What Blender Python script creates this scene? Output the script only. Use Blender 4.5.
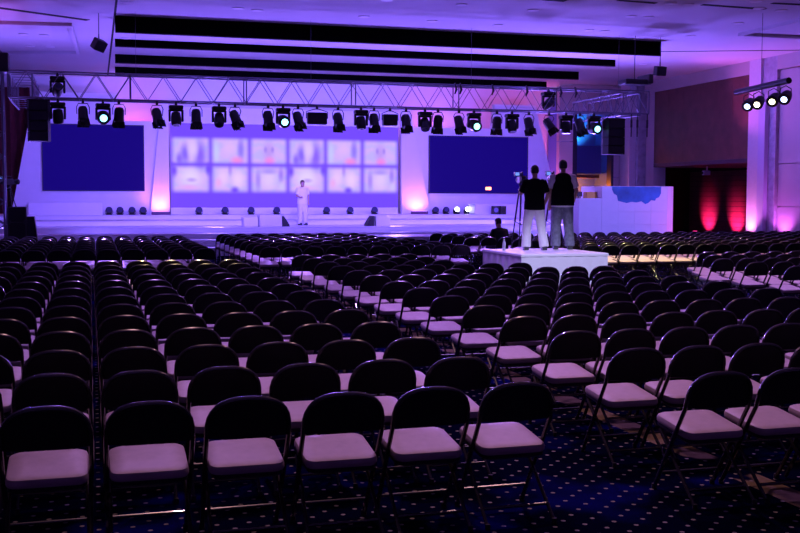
import bpy, math, random
from mathutils import Vector, Matrix
random.seed(7)
PI = math.pi
for o in list(bpy.data.objects):
    bpy.data.objects.remove(o, do_unlink=True)
scene = bpy.context.scene
C = scene.collection

# ------------------------------------------------------------------ camera
F, YAW, PIT, ROLL, HC = 1061.19, .2807, .0652, .0023, 1.821
cam_d = bpy.data.cameras.new('camera'); cam = bpy.data.objects.new('camera', cam_d); C.objects.link(cam)
cam_d.sensor_width = 36; cam_d.lens = F * 36 / 800; cam_d.clip_start = .05; cam_d.clip_end = 300
_fw = Vector((math.sin(YAW) * math.cos(PIT), math.cos(YAW) * math.cos(PIT), -math.sin(PIT)))
_rt = Vector((math.cos(YAW), -math.sin(YAW), 0)); _up = _rt.cross(_fw)
_m = Matrix((_rt, _up, -_fw)).transposed().to_4x4() @ Matrix.Rotation(ROLL, 4, 'Z')
_m.translation = (0, 0, HC); cam.matrix_world = _m
scene.camera = cam

# ------------------------------------------------------------------ exposure, world
scene.view_settings.view_transform = 'Standard'
scene.view_settings.look = 'None'
scene.view_settings.gamma = 1
scene.view_settings.use_curve_mapping = False
scene.view_settings.exposure = 0.0
w = bpy.data.worlds.new('World'); scene.world = w; w.use_nodes = True
w.node_tree.nodes['Background'].inputs[0].default_value = (.02, .015, .05, 1)
w.node_tree.nodes['Background'].inputs[1].default_value = .2

def light(name, kind, loc, target, power, col, size=.3, spot=60, blend=.6, parent=None):
    d = bpy.data.lights.new(name, kind); d.energy = power; d.color = col
    if kind == 'SPOT':
        d.spot_size = math.radians(spot); d.spot_blend = blend; d.shadow_soft_size = size
    elif kind == 'POINT': d.shadow_soft_size = size
    elif kind == 'AREA': d.size = size
    o = bpy.data.objects.new(name, d); C.objects.link(o); o.location = loc
    if target is not None:
        o.rotation_euler = (Vector(target) - Vector(loc)).to_track_quat('-Z', 'Y').to_euler()
    if parent:
        o.parent = parent; bpy.context.view_layer.update()
        o.matrix_parent_inverse = parent.matrix_world.inverted()
    return o
VIO = (.20, .12, 1.0)
# violet stage wash from the front truss
for X in (0.2, 3.4, 6.4, 9.4, 12.4, 15.4):
    light('stage_wash', 'SPOT', (X, 31.2, 3.6), (X * .95 + .4, 44, 2.7), 3000, VIO, .2, 72, .9)
# violet spots added over the stage to brighten the hall ceiling, no fixture
for X, P in ((-3, 1900), (4, 2500), (10.5, 2700), (17, 5400)):
    light('ceiling_fill', 'SPOT', (X, 37, 1.2), (X, 31.5, 7), P, (.23, .125, 1), .4, 150, 1)
# violet light from truss over the seats
for X in (0, 6, 12):
    light('audience_wash', 'SPOT', (X, 30.7, 3.7), (X, 15, 0), 3000, (.34, .15, 1), .2, 80, .8)
# front-of-house spot high at the rear for the riser
light('front_spot', 'SPOT', (7.0, 9.0, 6.7), (9.0, 19.2, .1), 6000, (.58, .54, 1), .15, 17, .7)
light('front_spot', 'SPOT', (21.5, 20.5, 6.7), (17.8, 33.2, 1.0), 8500, (.23, .17, 1), .15, 22, .6)  # extra unseen spot above the seats, added to brighten the booth front
# house down lights, dimmed, tipped toward the rear of the hall; rosy at the back, violet further forward
ROSE = (.82, .40, .46); LILAC = (.54, .25, 1.0)
for X, Y, P, K in ((1, 9.5, 470, ROSE), (5, 9, 520, ROSE), (1, 14.5, 850, LILAC), (6, 14, 1350, LILAC), (12, 13, 1000, LILAC), (1, 20, 800, LILAC), (6, 20, 900, LILAC), (13, 18, 2000, LILAC), (13, 24, 1100, ROSE), (18, 24, 1500, ROSE), (15, 29, 900, ROSE), (2, 27, 400, LILAC), (6.5, 27, 400, LILAC)):
    light('house_down_light', 'SPOT', (X, Y, 6.9), (X, Y - 4.0, 0), P, K, .12, 92, .9)
light('house_down_light', 'SPOT', (11.8, 22.0, 6.9), (11.8, 21.0, 0), 3000, (1, .82, .36), .12, 30, .6)
light('house_down_light', 'SPOT', (1.6, 18.4, 6.9), (1.6, 17.4, 0), 1700, (1, .74, .35), .12, 34, .8)

# ------------------------------------------------------------------ pixel -> world
def at(x, y, X=None, Y=None, Z=None):
    u, v = x - 400, y - 266.5
    c, s = math.cos(ROLL), math.sin(ROLL); u, v = u * c + v * s, -u * s + v * c
    d = _rt * u + _up * (-v) + _fw * F
    o = Vector((0, 0, HC))
    t = (X / d.x) if X is not None else ((Y / d.y) if Y is not None else (Z - HC) / d.z)
    return o + d * t
def px(P):
    d = Vector(P) - Vector((0, 0, HC)); z = d.dot(_fw)
    u, v = F * d.dot(_rt) / z, -F * d.dot(_up) / z
    return 400 + u, 266.5 + v, F / z

# ------------------------------------------------------------------ materials
MATS = {}
def mat(name, col, rough=.5, metal=0, noise=0, nscale=8, bump=0, emit=None, estr=0, spec=None, coat=0):
    if name in MATS: return MATS[name]
    m = bpy.data.materials.new(name); m.use_nodes = True; nt = m.node_tree; b = nt.nodes['Principled BSDF']
    b.inputs['Roughness'].default_value = rough; b.inputs['Metallic'].default_value = metal
    if spec is not None: b.inputs['Specular IOR Level'].default_value = spec
    if coat: b.inputs['Coat Weight'].default_value = coat
    b.inputs['Base Color'].default_value = (*col, 1)
    if noise or bump:
        tc = nt.nodes.new('ShaderNodeTexCoord'); n = nt.nodes.new('ShaderNodeTexNoise')
        n.inputs['Scale'].default_value = nscale; n.inputs['Detail'].default_value = 4
        nt.links.new(tc.outputs['Object'], n.inputs['Vector'])
        if noise:
            r = nt.nodes.new('ShaderNodeValToRGB')
            r.color_ramp.elements[0].position = .3; r.color_ramp.elements[1].position = .7
            r.color_ramp.elements[0].color = (*[c * (1 - noise) for c in col], 1)
            r.color_ramp.elements[1].color = (*[min(1, c * (1 + noise)) for c in col], 1)
            nt.links.new(n.outputs['Fac'], r.inputs[0]); nt.links.new(r.outputs[0], b.inputs['Base Color'])
        if bump:
            bp = nt.nodes.new('ShaderNodeBump'); bp.inputs['Strength'].default_value = bump; bp.inputs['Distance'].default_value = .01
            nt.links.new(n.outputs['Fac'], bp.inputs['Height']); nt.links.new(bp.outputs[0], b.inputs['Normal'])
    if emit:
        b.inputs['Emission Color'].default_value = (*emit, 1); b.inputs['Emission Strength'].default_value = estr
    MATS[name] = m; return m

def math_node(nt, op, a, b=None, c=None):
    n = nt.nodes.new('ShaderNodeMath'); n.operation = op
    for i, v in enumerate((a, b, c)):
        if v is None: continue
        if isinstance(v, (int, float)): n.inputs[i].default_value = v
        else: nt.links.new(v, n.inputs[i])
    return n.outputs[0]
def mix_col(nt, f, a, b):
    n = nt.nodes.new('ShaderNodeMix'); n.data_type = 'RGBA'
    for s, v in ((n.inputs[0], f), (n.inputs[6], a), (n.inputs[7], b)):
        if isinstance(v, tuple): s.default_value = (*v, 1)
        elif isinstance(v, (int, float)): s.default_value = v
        else: nt.links.new(v, s)
    return n.outputs[2]
def smooth(nt, v, a, b):
    n = nt.nodes.new('ShaderNodeMapRange'); n.interpolation_type = 'SMOOTHSTEP'
    nt.links.new(v, n.inputs[0]); n.inputs[1].default_value = a; n.inputs[2].default_value = b
    return n.outputs[0]

def carpet_material():
    m = bpy.data.materials.new('carpet_navy_dots'); m.use_nodes = True; nt = m.node_tree; b = nt.nodes['Principled BSDF']
    tc = nt.nodes.new('ShaderNodeTexCoord'); sx = nt.nodes.new('ShaderNodeSeparateXYZ'); nt.links.new(tc.outputs['Object'], sx.inputs[0])
    X, Y = sx.outputs[0], sx.outputs[1]
    p = .18; masks = []
    for off in (0, .5):
        a = math_node(nt, 'SUBTRACT', math_node(nt, 'FRACT', math_node(nt, 'ADD', math_node(nt, 'DIVIDE', X, p), off)), .5)
        c = math_node(nt, 'SUBTRACT', math_node(nt, 'FRACT', math_node(nt, 'ADD', math_node(nt, 'DIVIDE', Y, p), off)), .5)
        d = math_node(nt, 'SQRT', math_node(nt, 'ADD', math_node(nt, 'MULTIPLY', a, a), math_node(nt, 'MULTIPLY', c, c)))
        masks.append(math_node(nt, 'LESS_THAN', d, .078))
    dots = math_node(nt, 'MAXIMUM', *masks)
    n = nt.nodes.new('ShaderNodeTexNoise'); n.inputs['Scale'].default_value = 60; nt.links.new(tc.outputs['Object'], n.inputs['Vector'])
    n2 = nt.nodes.new('ShaderNodeTexNoise'); n2.inputs['Scale'].default_value = 1.3; nt.links.new(tc.outputs['Object'], n2.inputs['Vector'])
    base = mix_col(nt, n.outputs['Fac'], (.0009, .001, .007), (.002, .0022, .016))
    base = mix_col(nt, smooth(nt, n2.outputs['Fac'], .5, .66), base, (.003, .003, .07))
    col = mix_col(nt, dots, base, (.23, .215, .19))
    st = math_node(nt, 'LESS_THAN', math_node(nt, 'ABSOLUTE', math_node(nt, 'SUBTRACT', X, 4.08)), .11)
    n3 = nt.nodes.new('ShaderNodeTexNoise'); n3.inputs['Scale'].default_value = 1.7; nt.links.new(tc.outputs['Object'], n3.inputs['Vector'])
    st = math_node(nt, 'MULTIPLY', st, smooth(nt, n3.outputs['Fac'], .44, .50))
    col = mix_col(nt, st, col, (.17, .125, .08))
    nt.links.new(col, b.inputs['Base Color']); b.inputs['Roughness'].default_value = .95; b.inputs['Specular IOR Level'].default_value = 0
    bp = nt.nodes.new('ShaderNodeBump'); bp.inputs['Strength'].default_value = .3; bp.inputs['Distance'].default_value = .005
    nt.links.new(n.outputs['Fac'], bp.inputs['Height']); nt.links.new(bp.outputs[0], b.inputs['Normal'])
    return m

white = mat('stage_white_paint', (.80, .79, .82), .45, noise=.02, nscale=3)
ceilm = mat('ceiling_plaster', (.60, .57, .60), .8, noise=.03, nscale=.6)
blackm = mat('black_void', (.004, .004, .005), .9)
blk = mat('black_powder_coat', (.012, .012, .014), .42, noise=.2, nscale=20)
blkplast = mat('black_plastic', (.016, .016, .02), .5)
alu = mat('truss_aluminium', (.20, .20, .25), .42, .7, noise=.06, nscale=14)
brown = mat('brown_wood_panel', (.125, .045, .034), .5, noise=.25, nscale=2.5)
wallm = mat('warm_grey_wall_panel', (.50, .44, .42), .6, noise=.04, nscale=1.5)
maroon = mat('maroon_drape', (.10, .012, .02), .85, noise=.2, nscale=6)
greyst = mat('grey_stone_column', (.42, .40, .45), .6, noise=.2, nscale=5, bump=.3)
rubber = mat('grey_rubber', (.02, .02, .02), .8)

# ------------------------------------------------------------------ mesh builder
class MB:
    def __init__(s): s.v = []; s.f = []; s.mi = []; s.m = 0
    def add(s, vs, fs):
        o = len(s.v); s.v += [tuple(p) for p in vs]
        for f in fs: s.f.append(tuple(i + o for i in f)); s.mi.append(s.m)
    def box(s, x0, x1, y0, y1, z0, z1, M=None):
        vs = [Vector((x, y, z)) for z in (z0, z1) for y in (y0, y1) for x in (x0, x1)]
        if M: vs = [M @ p for p in vs]
        s.add(vs, [(0, 2, 3, 1), (4, 5, 7, 6), (0, 1, 5, 4), (2, 6, 7, 3), (0, 4, 6, 2), (1, 3, 7, 5)])
    def bbox(s, x0, x1, y0, y1, z0, z1, b=.01, M=None):
        # box with chamfered vertical + horizontal edges (three stacked outlines)
        def ring(i, z): 
            x0_, x1_, y0_, y1_ = x0 + i, x1 - i, y0 + i, y1 - i
            return [Vector(p) for p in ((x0_ + b, y0_, z), (x1_ - b, y0_, z), (x1_, y0_ + b, z), (x1_, y1_ - b, z), (x1_ - b, y1_, z), (x0_ + b, y1_, z), (x0_, y1_ - b, z), (x0_, y0_ + b, z))]
        R = [ring(b, z0), ring(0, z0 + b), ring(0, z1 - b), ring(b, z1)]
        vs = [p for r in R for p in r]
        if M: vs = [M @ p for p in vs]
        fs = [tuple(range(7, -1, -1)), tuple(range(24, 32))]
        for k in range(3):
            for i in range(8): j = (i + 1) % 8; fs.append((k * 8 + i, k * 8 + j, k * 8 + 8 + j, k * 8 + 8 + i))
        s.add(vs, fs)
    def loft(s, rings, caps=True, closed=False):
        n = len(rings[0]); vs = [p for r in rings for p in r]; fs = []
        K = len(rings)
        for k in range(K if closed else K - 1):
            k2 = (k + 1) % K
            for i in range(n): j = (i + 1) % n; fs.append((k * n + i, k * n + j, k2 * n + j, k2 * n + i))
        if caps and not closed: fs += [tuple(range(n - 1, -1, -1)), tuple((K - 1) * n + i for i in range(n))]
        s.add(vs, fs)
    def tube(s, pts, r, seg=8, closed=False):
        pts = [Vector(p) for p in pts]; n = len(pts); rings = []; up = None
        for i, p in enumerate(pts):
            a = pts[(i - 1) % n] if (closed or i > 0) else p; b = pts[(i + 1) % n] if (closed or i < n - 1) else p
            t = (b - a).normalized()
            if up is None: up = Vector((0, 0, 1)) if abs(t.z) < .9 else Vector((1, 0, 0))
            sd = t.cross(up).normalized(); up = sd.cross(t).normalized()
            rr = r[i] if isinstance(r, (list, tuple)) else r
            rings.append([p + sd * (math.cos(q) * rr) + up * (math.sin(q) * rr) for q in [2 * PI * k / seg for k in range(seg)]])
        s.loft(rings, True, closed)
    def cyl(s, a, b, r0, r1=None, seg=12): s.tube([a, b], [r0, r0 if r1 is None else r1], seg)
    def lathe(s, prof, c=(0, 0, 0), seg=16, M=None):
        rings = []
        for r, z in prof: 
            ring = [Vector((c[0] + r * math.cos(2 * PI * k / seg), c[1] + r * math.sin(2 * PI * k / seg), c[2] + z)) for k in range(seg)]
            rings.append([M @ p for p in ring] if M else ring)
        s.loft(rings)
    def prism(s, poly, axis, a, b):
        # poly: list of 2D points; axis 'y': (x,z) extruded y a..b ; 'x': (y,z) ; 'z': (x,y)
        def P(q, t): return {'y': (q[0], t, q[1]), 'x': (t, q[0], q[1]), 'z': (q[0], q[1], t)}[axis]
        s.loft([[Vector(P(q, a)) for q in poly], [Vector(P(q, b)) for q in poly]])
    def mesh(s, name, mats, smooth_=False):
        me = bpy.data.meshes.new(name); me.from_pydata(s.v, [], s.f)
        for m in (mats if isinstance(mats, (list, tuple)) else [mats]): me.materials.append(m)
        me.polygons.foreach_set('material_index', s.mi)
        if smooth_:
            me.polygons.foreach_set('use_smooth', [True] * len(me.polygons))
            me.set_sharp_from_angle(angle=math.radians(40))
        me.update(); fixn(me); return me
    def build(s, name, mats, parent=None, smooth_=False, loc=None, rot=None):
        return link(name, s.mesh(name, mats, smooth_), parent, loc, rot)
import bmesh
def fixn(me):
    b = bmesh.new(); b.from_mesh(me); bmesh.ops.recalc_face_normals(b, faces=b.faces); b.to_mesh(me); b.free()
def link(name, data, parent=None, loc=None, rot=None):
    o = bpy.data.objects.new(name, data); C.objects.link(o)
    if parent: o.parent = parent
    if loc is not None: o.location = loc
    if rot is not None: o.rotation_euler = rot
    return o
def tag(o, label=None, cat=None, group=None, kind=None):
    if label: o['label'] = label
    if cat: o['category'] = cat
    if group: o['group'] = group
    if kind: o['kind'] = kind
    return o
def thing(name, label, cat, loc=(0, 0, 0), rz=0, group=None):
    o = link(name, None, None, loc, (0, 0, rz)); o.empty_display_size = .1
    return tag(o, label, cat, group)
def struct(name, mb, m, label, parent=None, smooth_=False):
    o = mb.build(name, m, parent, smooth_); tag(o, label, kind='structure'); return o
def copy_tree(o, parent=None):
    c = o.copy(); C.objects.link(c); c.parent = parent
    for ch in o.children: copy_tree(ch, c)
    return c
def part(name, m, parent, fn, smooth_=False, loc=None, rot=None):
    mb = MB(); fn(mb); return mb.build(name, m, parent, smooth_, loc, rot)

# ================================================================== ROOM
XL, XR, YB, YF, ZC = -10, 24.6, 47.6, -9, 7.0
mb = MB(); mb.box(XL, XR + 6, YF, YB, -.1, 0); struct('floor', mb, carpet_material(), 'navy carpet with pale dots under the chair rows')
T = .15
mb = MB(); mb.box(.7, XR + 6, YF, YB, ZC, ZC + T)
ceil = struct('ceiling', mb, ceilm, 'pale plaster ceiling above seats and stage')
# four long black baffles hung from the ceiling across the stage front
baf = mat('black_baffle_cloth', (.0015, .0015, .002), .95, noise=.3, nscale=3, spec=.03)
for i, (xt, xr, yt, yb_) in enumerate(((115, 661, 15.5, 32.2), (115, 615.5, 38.7, 46.5), (115, 579, 54, 63), (115, 547, 66.5, 76))):
    Yb = at(xt, yt, Z=ZC).y; x0 = at(xt, yt, Y=Yb).x; x1 = at(xr, 60, Y=Yb).x; zb = at(xt, yb_, Y=Yb).z
    t = thing('ceiling_baffle', ('tallest long black ceiling baffle, farthest from the screens', 'second long black ceiling baffle behind the tallest one', 'third long black ceiling baffle, between second and shortest', 'shortest long black ceiling baffle, nearest the screens')[i], 'ceiling baffle', ((x0 + x1) / 2, Yb, zb))
    hw = (x1 - x0) / 2
    part('panel', baf, t, lambda m: m.box(-hw, hw, 0, .12, .03, ZC - zb - .001))
    part('hem', blackm, t, lambda m: m.box(-hw, hw, -.005, .125, 0, .028))
mb = MB(); mb.box(XL, .62, YF, YB, ZC - .10, ZC + T); mb.box(.62, .70, YF, YB, ZC - .02, ZC + T)
lc = struct('ceiling_soffit', mb, ceilm, 'lower ceiling strip along left side of hall')
part('joint', blackm, lc, lambda m: m.box(.625, .695, YF, YB, ZC - .022, ZC - .019))
# linear diffusers in the ceiling
def diffuser(pa, pb, z, wd, par):
    a, b = at(*pa, Z=z), at(*pb, Z=z); d = (b - a).normalized(); n = Vector((-d.y, d.x, 0)) * wd / 2
    m = MB(); m.loft([[a - n, a + n, a + n + Vector((0, 0, .03)), a - n + Vector((0, 0, .03))], [b - n, b + n, b + n + Vector((0, 0, .03)), b - n + Vector((0, 0, .03))]])
    o = m.build('linear_diffuser', blackm, par)
    o.location.z = -.012
diffuser((-60, -.5), (88, 20), ZC - .10, .22, lc)
diffuser((702, 4.5), (765, 9), ZC, .16, ceil); diffuser((772, 3), (830, 6), ZC, .16, ceil); diffuser((618, 0), (656, 3), ZC, .16, ceil); diffuser((545, -1), (566, .5), ZC, .3, ceil)
diffuser((655, 51.5), (800, 50), ZC, .10, ceil)
# recessed coffers
def coffer(pts, z, par, m_=ceilm):
    P = [at(*q, Z=z) for q in pts]; m = MB()
    c = sum(P, Vector()) / len(P)
    ins = [c + (p - c) * .93 for p in P]
    n = len(P); vs = P + ins; k = Vector((0, 0, -.10)); vs2 = [p + k for p in P] + [p + k for p in ins]
    fs = []
    for i in range(n):
        j = (i + 1) % n
        fs += [(i, j, 2 * n + j, 2 * n + i), (2 * n + i, 2 * n + j, 3 * n + j, 3 * n + i), (3 * n + i, 3 * n + j, n + j, n + i)]
    m.add(vs + vs2, fs); return m.build('coffer_frame', m_, par)
coffer([(-30, 20), (72, 23), (80, 52), (-30, 52)], ZC - .10, lc)
coffer([(738, 33), (815, 14), (860, 30), (815, 37)], ZC, ceil)

# walls
mb = MB(); mb.box(XL, XR, YB, YB + .2, 0, ZC + T); struct('wall_back', mb, mat('violet_white_wall', (.62, .60, .66), .7, noise=.03, nscale=1), 'pale back wall behind the stage set')
mb = MB(); mb.box(XL - .2, XL, YF, YB, 0, ZC + T); struct('wall_left', mb, wallm, 'grey panelled side wall left of stage')
mb = MB(); mb.box(XL, XR + 6, YF - .2, YF, 0, ZC + T); struct('wall_rear', mb, wallm, 'plain wall at the rear of hall')
# right wall: upper bulkhead, panels beside the column, recess behind the wooden fascia
mb = MB(); mb.box(24.0, 24.6, 35.3, YB, 6.5, ZC); mb.box(24.0, 24.6, YF, 33.7, 6.5, ZC)
mb.box(24.25, 24.6, YF, 33.7, 0, 6.5)
wr = struct('wall_right', mb, wallm, 'side wall right of the stage with bulkhead band')
rng = [(0, 1.50), (1.53, 3.05), (3.08, 6.46)]
for y1 in (33.68, 30.2, 26.7, 23.2):
    for z0, z1 in rng:
        part('wall_panel', wallm, wr, lambda m: m.box(24.12, 24.26, y1 - 3.44, y1, z0, z1))
# brown timber fascia over the recess, boards
fas = thing('timber_fascia', 'dark brown timber fascia hung above pink-lit recess', 'wall panel', (24.1, 38.9, 3.34)); tag(fas, kind='structure'); del fas['category']
nb = 6
for i in range(nb):
    y0 = 35.32 + i * (42.5 - 35.32) / nb; y1 = y0 + (42.5 - 35.32) / nb - .012
    part('board', brown, fas, lambda m: m.box(-.1, .1, y0 - 38.9, y1 - 38.9, 0, 3.15))
part('soffit', mat('dark_soffit', (.05, .03, .06), .6), fas, lambda m: m.box(-.1, 4.4, 35.32 - 38.9, 42.5 - 38.9, -.16, -.003))
# recess behind
recm = mat('recess_slat_wall', (.16, .07, .075), .5, noise=.15, nscale=3)
rec = thing('wall_recess', 'slatted recess wall washed by pink floor lights', 'wall'); tag(rec, kind='structure'); del rec['category']
part('backing', blackm, rec, lambda m: (m.box(28.4, 28.6, 33, 46.9, 0, 3.3), m.box(24.6, 28.4, 33.0, 33.2, 0, 3.3), m.box(24.6, 28.4, 46.7, 46.9, 0, 3.3)))
sl = MB(); sl.box(-.06, 0, 0, 13.3, 0, .222); slm = sl.mesh('slat', recm)
for i in range(13): link('slat', slm, rec, (28.4, 33.3, .01 + i * .238))
# recess side post dark
mb = MB(); mb.box(24.0, 24.6, 42.5, 43.2, 0, 6.5); mb.box(24.2, 24.6, 43.2, YB, 0, 6.5); struct('wall_right_end', mb, wallm, 'wall return at far end of recess')

# right near column with two visible faces
col = thing('wall_column', 'tall pale column beside pink-lit recess', 'column', (23.9, 34.5, 0)); tag(col, kind='structure'); del col['category']
part('column_face', mat('column_plaster', (.66, .62, .66), .6, noise=.03), col, lambda m: m.box(.02, .7, 0.05, .8, 0, ZC - .002))
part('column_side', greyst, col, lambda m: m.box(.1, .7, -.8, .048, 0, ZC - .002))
part('column_trim', mat('column_trim_paint', (.55, .53, .68), .5), col, lambda m: m.box(-.06, .1, -.36, .045, 0, 5.35))
# far right columns and alcove wall facing the audience (behind stage right)
YA = 44.6
mb = MB()
segs = [(19.2, 20.35, 'magenta'), (20.38, 21.05, 'panel'), (23.1, 23.75, 'panel')]
wa = thing('alcove_wall', 'wall with blue-lit alcove at right of stage', 'wall'); tag(wa, kind='structure'); del wa['category']
for x0, x1, _ in segs[1:]:
    for z0, z1 in ((0, 1.2), (1.23, 2.75), (2.78, 4.35), (4.38, 6.9)):
        part('wall_panel', wallm, wa, lambda m: m.box(x0, x1, YA, YA + .3, z0, z1))
part('wall_panel', wallm, wa, lambda m: m.box(21.05, 23.1, YA, YA + .3, 5.75, 6.95))
part('alcove_back', mat('alcove_blue_paint', (.10, .16, .50), .6), wa, lambda m: m.box(20.9, 23.6, 46.9, 47.0, 0, 6.5))
part('alcove_side', mat('alcove_blue_paint', (.10, .16, .50), .6), wa, lambda m: (m.box(20.9, 20.98, YA + .3, 46.9, 0, 6.5), m.box(23.3, 23.4, YA + .3, 46.9, 0, 6.5)))
part('alcove_lintel', mat('alcove_dark_frame', (.02, .02, .05), .5), wa, lambda m: (m.box(21.05, 21.25, YA - .04, YA + .4, 0, 5.7), m.box(22.98, 23.1, YA - .04, YA + .4, 0, 5.7)))
part('bulkhead', mat('bulkhead_navy', (.05, .06, .26), .6), wa, lambda m: m.box(21.25, 22.98, 45.6, 45.8, 2.95, 4.25))
part('shelf', brown, wa, lambda m: m.box(21.4, 22.95, 45.7, 46.6, 2.75, 2.9))
wc = thing('wall_column', 'pale square column between alcove and timber fascia', 'column', (23.8, 43.9, 0)); tag(wc, kind='structure'); del wc['category']
part('column_face', MATS['column_plaster'], wc, lambda m: m.box(-.42, -.1, -.3, .6, 0, ZC))
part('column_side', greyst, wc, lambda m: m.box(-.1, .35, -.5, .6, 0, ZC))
# timber behind alcove lights
light('alcove_glow', 'POINT', (22.2, 46.2, 2.3), None, 110, (1, .22, .04), .12)
light('alcove_top_glow', 'SPOT', (22.0, 46.0, 4.4), (22.0, 46.9, 5.2), 420, (.08, .75, 1), .2, 110, 1)

# maroon drape at stage left wing
dr = MB(); n = 60
fr = [Vector((-7 + 4.6 * i / n, 45.6 + .09 * math.sin(i * 1.35), 0)) for i in range(n + 1)]
bk = [p + Vector((0, .03, 0)) for p in fr]
ring = fr + bk[::-1]
dr.loft([[p + Vector((0, 0, 1.12)) for p in ring], [p + Vector((0, 0, 6.2)) for p in ring]])
tag(dr.build('stage_drape', maroon, None, True), 'dark maroon pleated drape behind the left edge of stage set', 'curtain')

# ceiling down lights
dl_proto = None
DL = [(127, 2), (238, 8), (257, 10), (364, 16.5), (432, 21), (498, 25), (589, 30), (605, 31), (690, 36), (631, 16), (648, 17), (533, 10), (462, 4.5), (387, 0), (738, 23), (671, 3), (688, 4), (756, 1), (781, 10), (759, 8), (126, 38), (643, 64), (614, 68), (125, 76)]
DLL = [(40, 24), (24, 34), (44, 35), (30, 46), (50, 46.5), (19, 23)]
glow = mat('down_light_lens', (.8, .8, .9), .4, emit=(.62, .5, 1), estr=1.1)
ringm = mat('down_light_ring', (.75, .73, .76), .4)
m1 = MB(); m1.lathe([(.13, 0), (.16, 0), (.165, .02), (.125, .02)], seg=20); ring_me = m1.mesh('ring', ringm)
m1 = MB(); m1.lathe([(.0, .012), (.128, .012), (.128, .02), (0, .02)], seg=20); lens_me = m1.mesh('lens', glow)
ORD = ['first', 'second', 'third', 'fourth', 'fifth', 'sixth', 'seventh', 'eighth', 'ninth', 'tenth', 'eleventh', 'twelfth']
def down_light(p, z, lab, grp):
    t = thing('ceiling_downlight', lab, 'ceiling light', (p.x, p.y, z - .02), 0, grp)
    link('ring', ring_me, t); link('lens', lens_me, t)
rows_ = {}
for q in DL:
    p = at(*q, Z=ZC); k = 3 if p.y > 32 else (0 if p.y > 28.9 else (1 if p.y > 26.6 else 2)); rows_.setdefault(k, []).append(p)
for k, ps in rows_.items():
    for i, p in enumerate(sorted(ps, key=lambda v: v.x)):
        if k == 3: lab = ('down light between first and second baffles near side ceiling', 'down light beyond shortest baffle near the side ceiling', 'down light beyond end of second baffle toward timber fascia', 'down light near small hung speaker by timber fascia')[i]
        else: lab = '%s round down light from side ceiling, %s row out from tallest baffle' % (ORD[i], ORD[k])
        down_light(p, ZC, lab, 'main ceiling down lights')
for i, p in enumerate(sorted([at(*q, Z=ZC - .10) for q in DLL], key=lambda v: math.hypot(v.x - .2, v.y - 31))):
    down_light(p, ZC - .10, '%s nearest side-ceiling down light to the tilted hung speaker' % ORD[i], 'side ceiling down lights')

# ================================================================== STAGE
st = thing('stage', 'wide stepped white stage platform in front of screens', 'stage', (0, 34, 0))
TIERS = [(33.0, .25, -5.5, 15.5), (34.0, .45, -5.5, 15.5), (35.0, .62, -5.5, 15.7), (36.0, .80, -5.5, 17.4), (38.6, .95, -5.5, 18.6), (42.0, 1.10, -5.5, 20.1)]
stagew = mat('stage_gloss_white', (.78, .77, .80), .5, noise=.02, nscale=2)
for i, (y, z, xa, xb) in enumerate(TIERS):
    zb = TIERS[i - 1][1] if i else 0
    part('step', stagew, st, lambda m: (m.box(xa, xb, y - 34, (47.4 if i == 5 else TIERS[i + 1][0] + .3) - 34, 0, z - .03), m.box(xa, xb, y - .03 - 34, (47.4 if i == 5 else TIERS[i + 1][0]) - 34, z - .03, z)))
# thrust
th = thing('thrust_platform', 'low pale thrust platform projecting from stage centre', 'platform', (8.0, 32.0, 0))
part('deck', stagew, th, lambda m: m.box(-3.4, 3.7, -1.0, .92, .50, .62))
part('fascia', mat('thrust_cream_fascia', (.62, .60, .56), .5), th, lambda m: m.box(-3.36, 3.66, -.96, .90, 0, .50))

YS = 44.0
def P2(x, y, Y=YS): p = at(x, y, Y=Y); return (p.x, p.z)
FLR = 1.10
# set wings (white parallelogram flats carrying screens)
def wing(name, label, poly, y0, y1):
    m = MB(); m.prism(poly, 'y', y0, y1); return tag(m.build(name, white), label, 'stage panel')
wing('set_wing', 'white slanted stage flat carrying the screen without orange light', [(-3.1, FLR), (2.55, FLR), (2.78, 4.84), (.85, 4.84), (.95, 5.9), (-2.15, 5.9)], YS, YS + .35)
wing('set_wing', 'white slanted stage flat carrying the screen with small orange light', [(13.55, FLR), (20.15, FLR), (18.95, 5.9), (17.0, 5.9), (16.9, 4.84), (13.2, 4.84)], YS, YS + .35)
# header above LED
m = MB(); m.box(2.96, 12.66, YS + .05, YS + .3, 4.80, 5.45); tag(m.build('set_header', white), 'plain white header flat above the central picture screen', 'stage panel')
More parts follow.
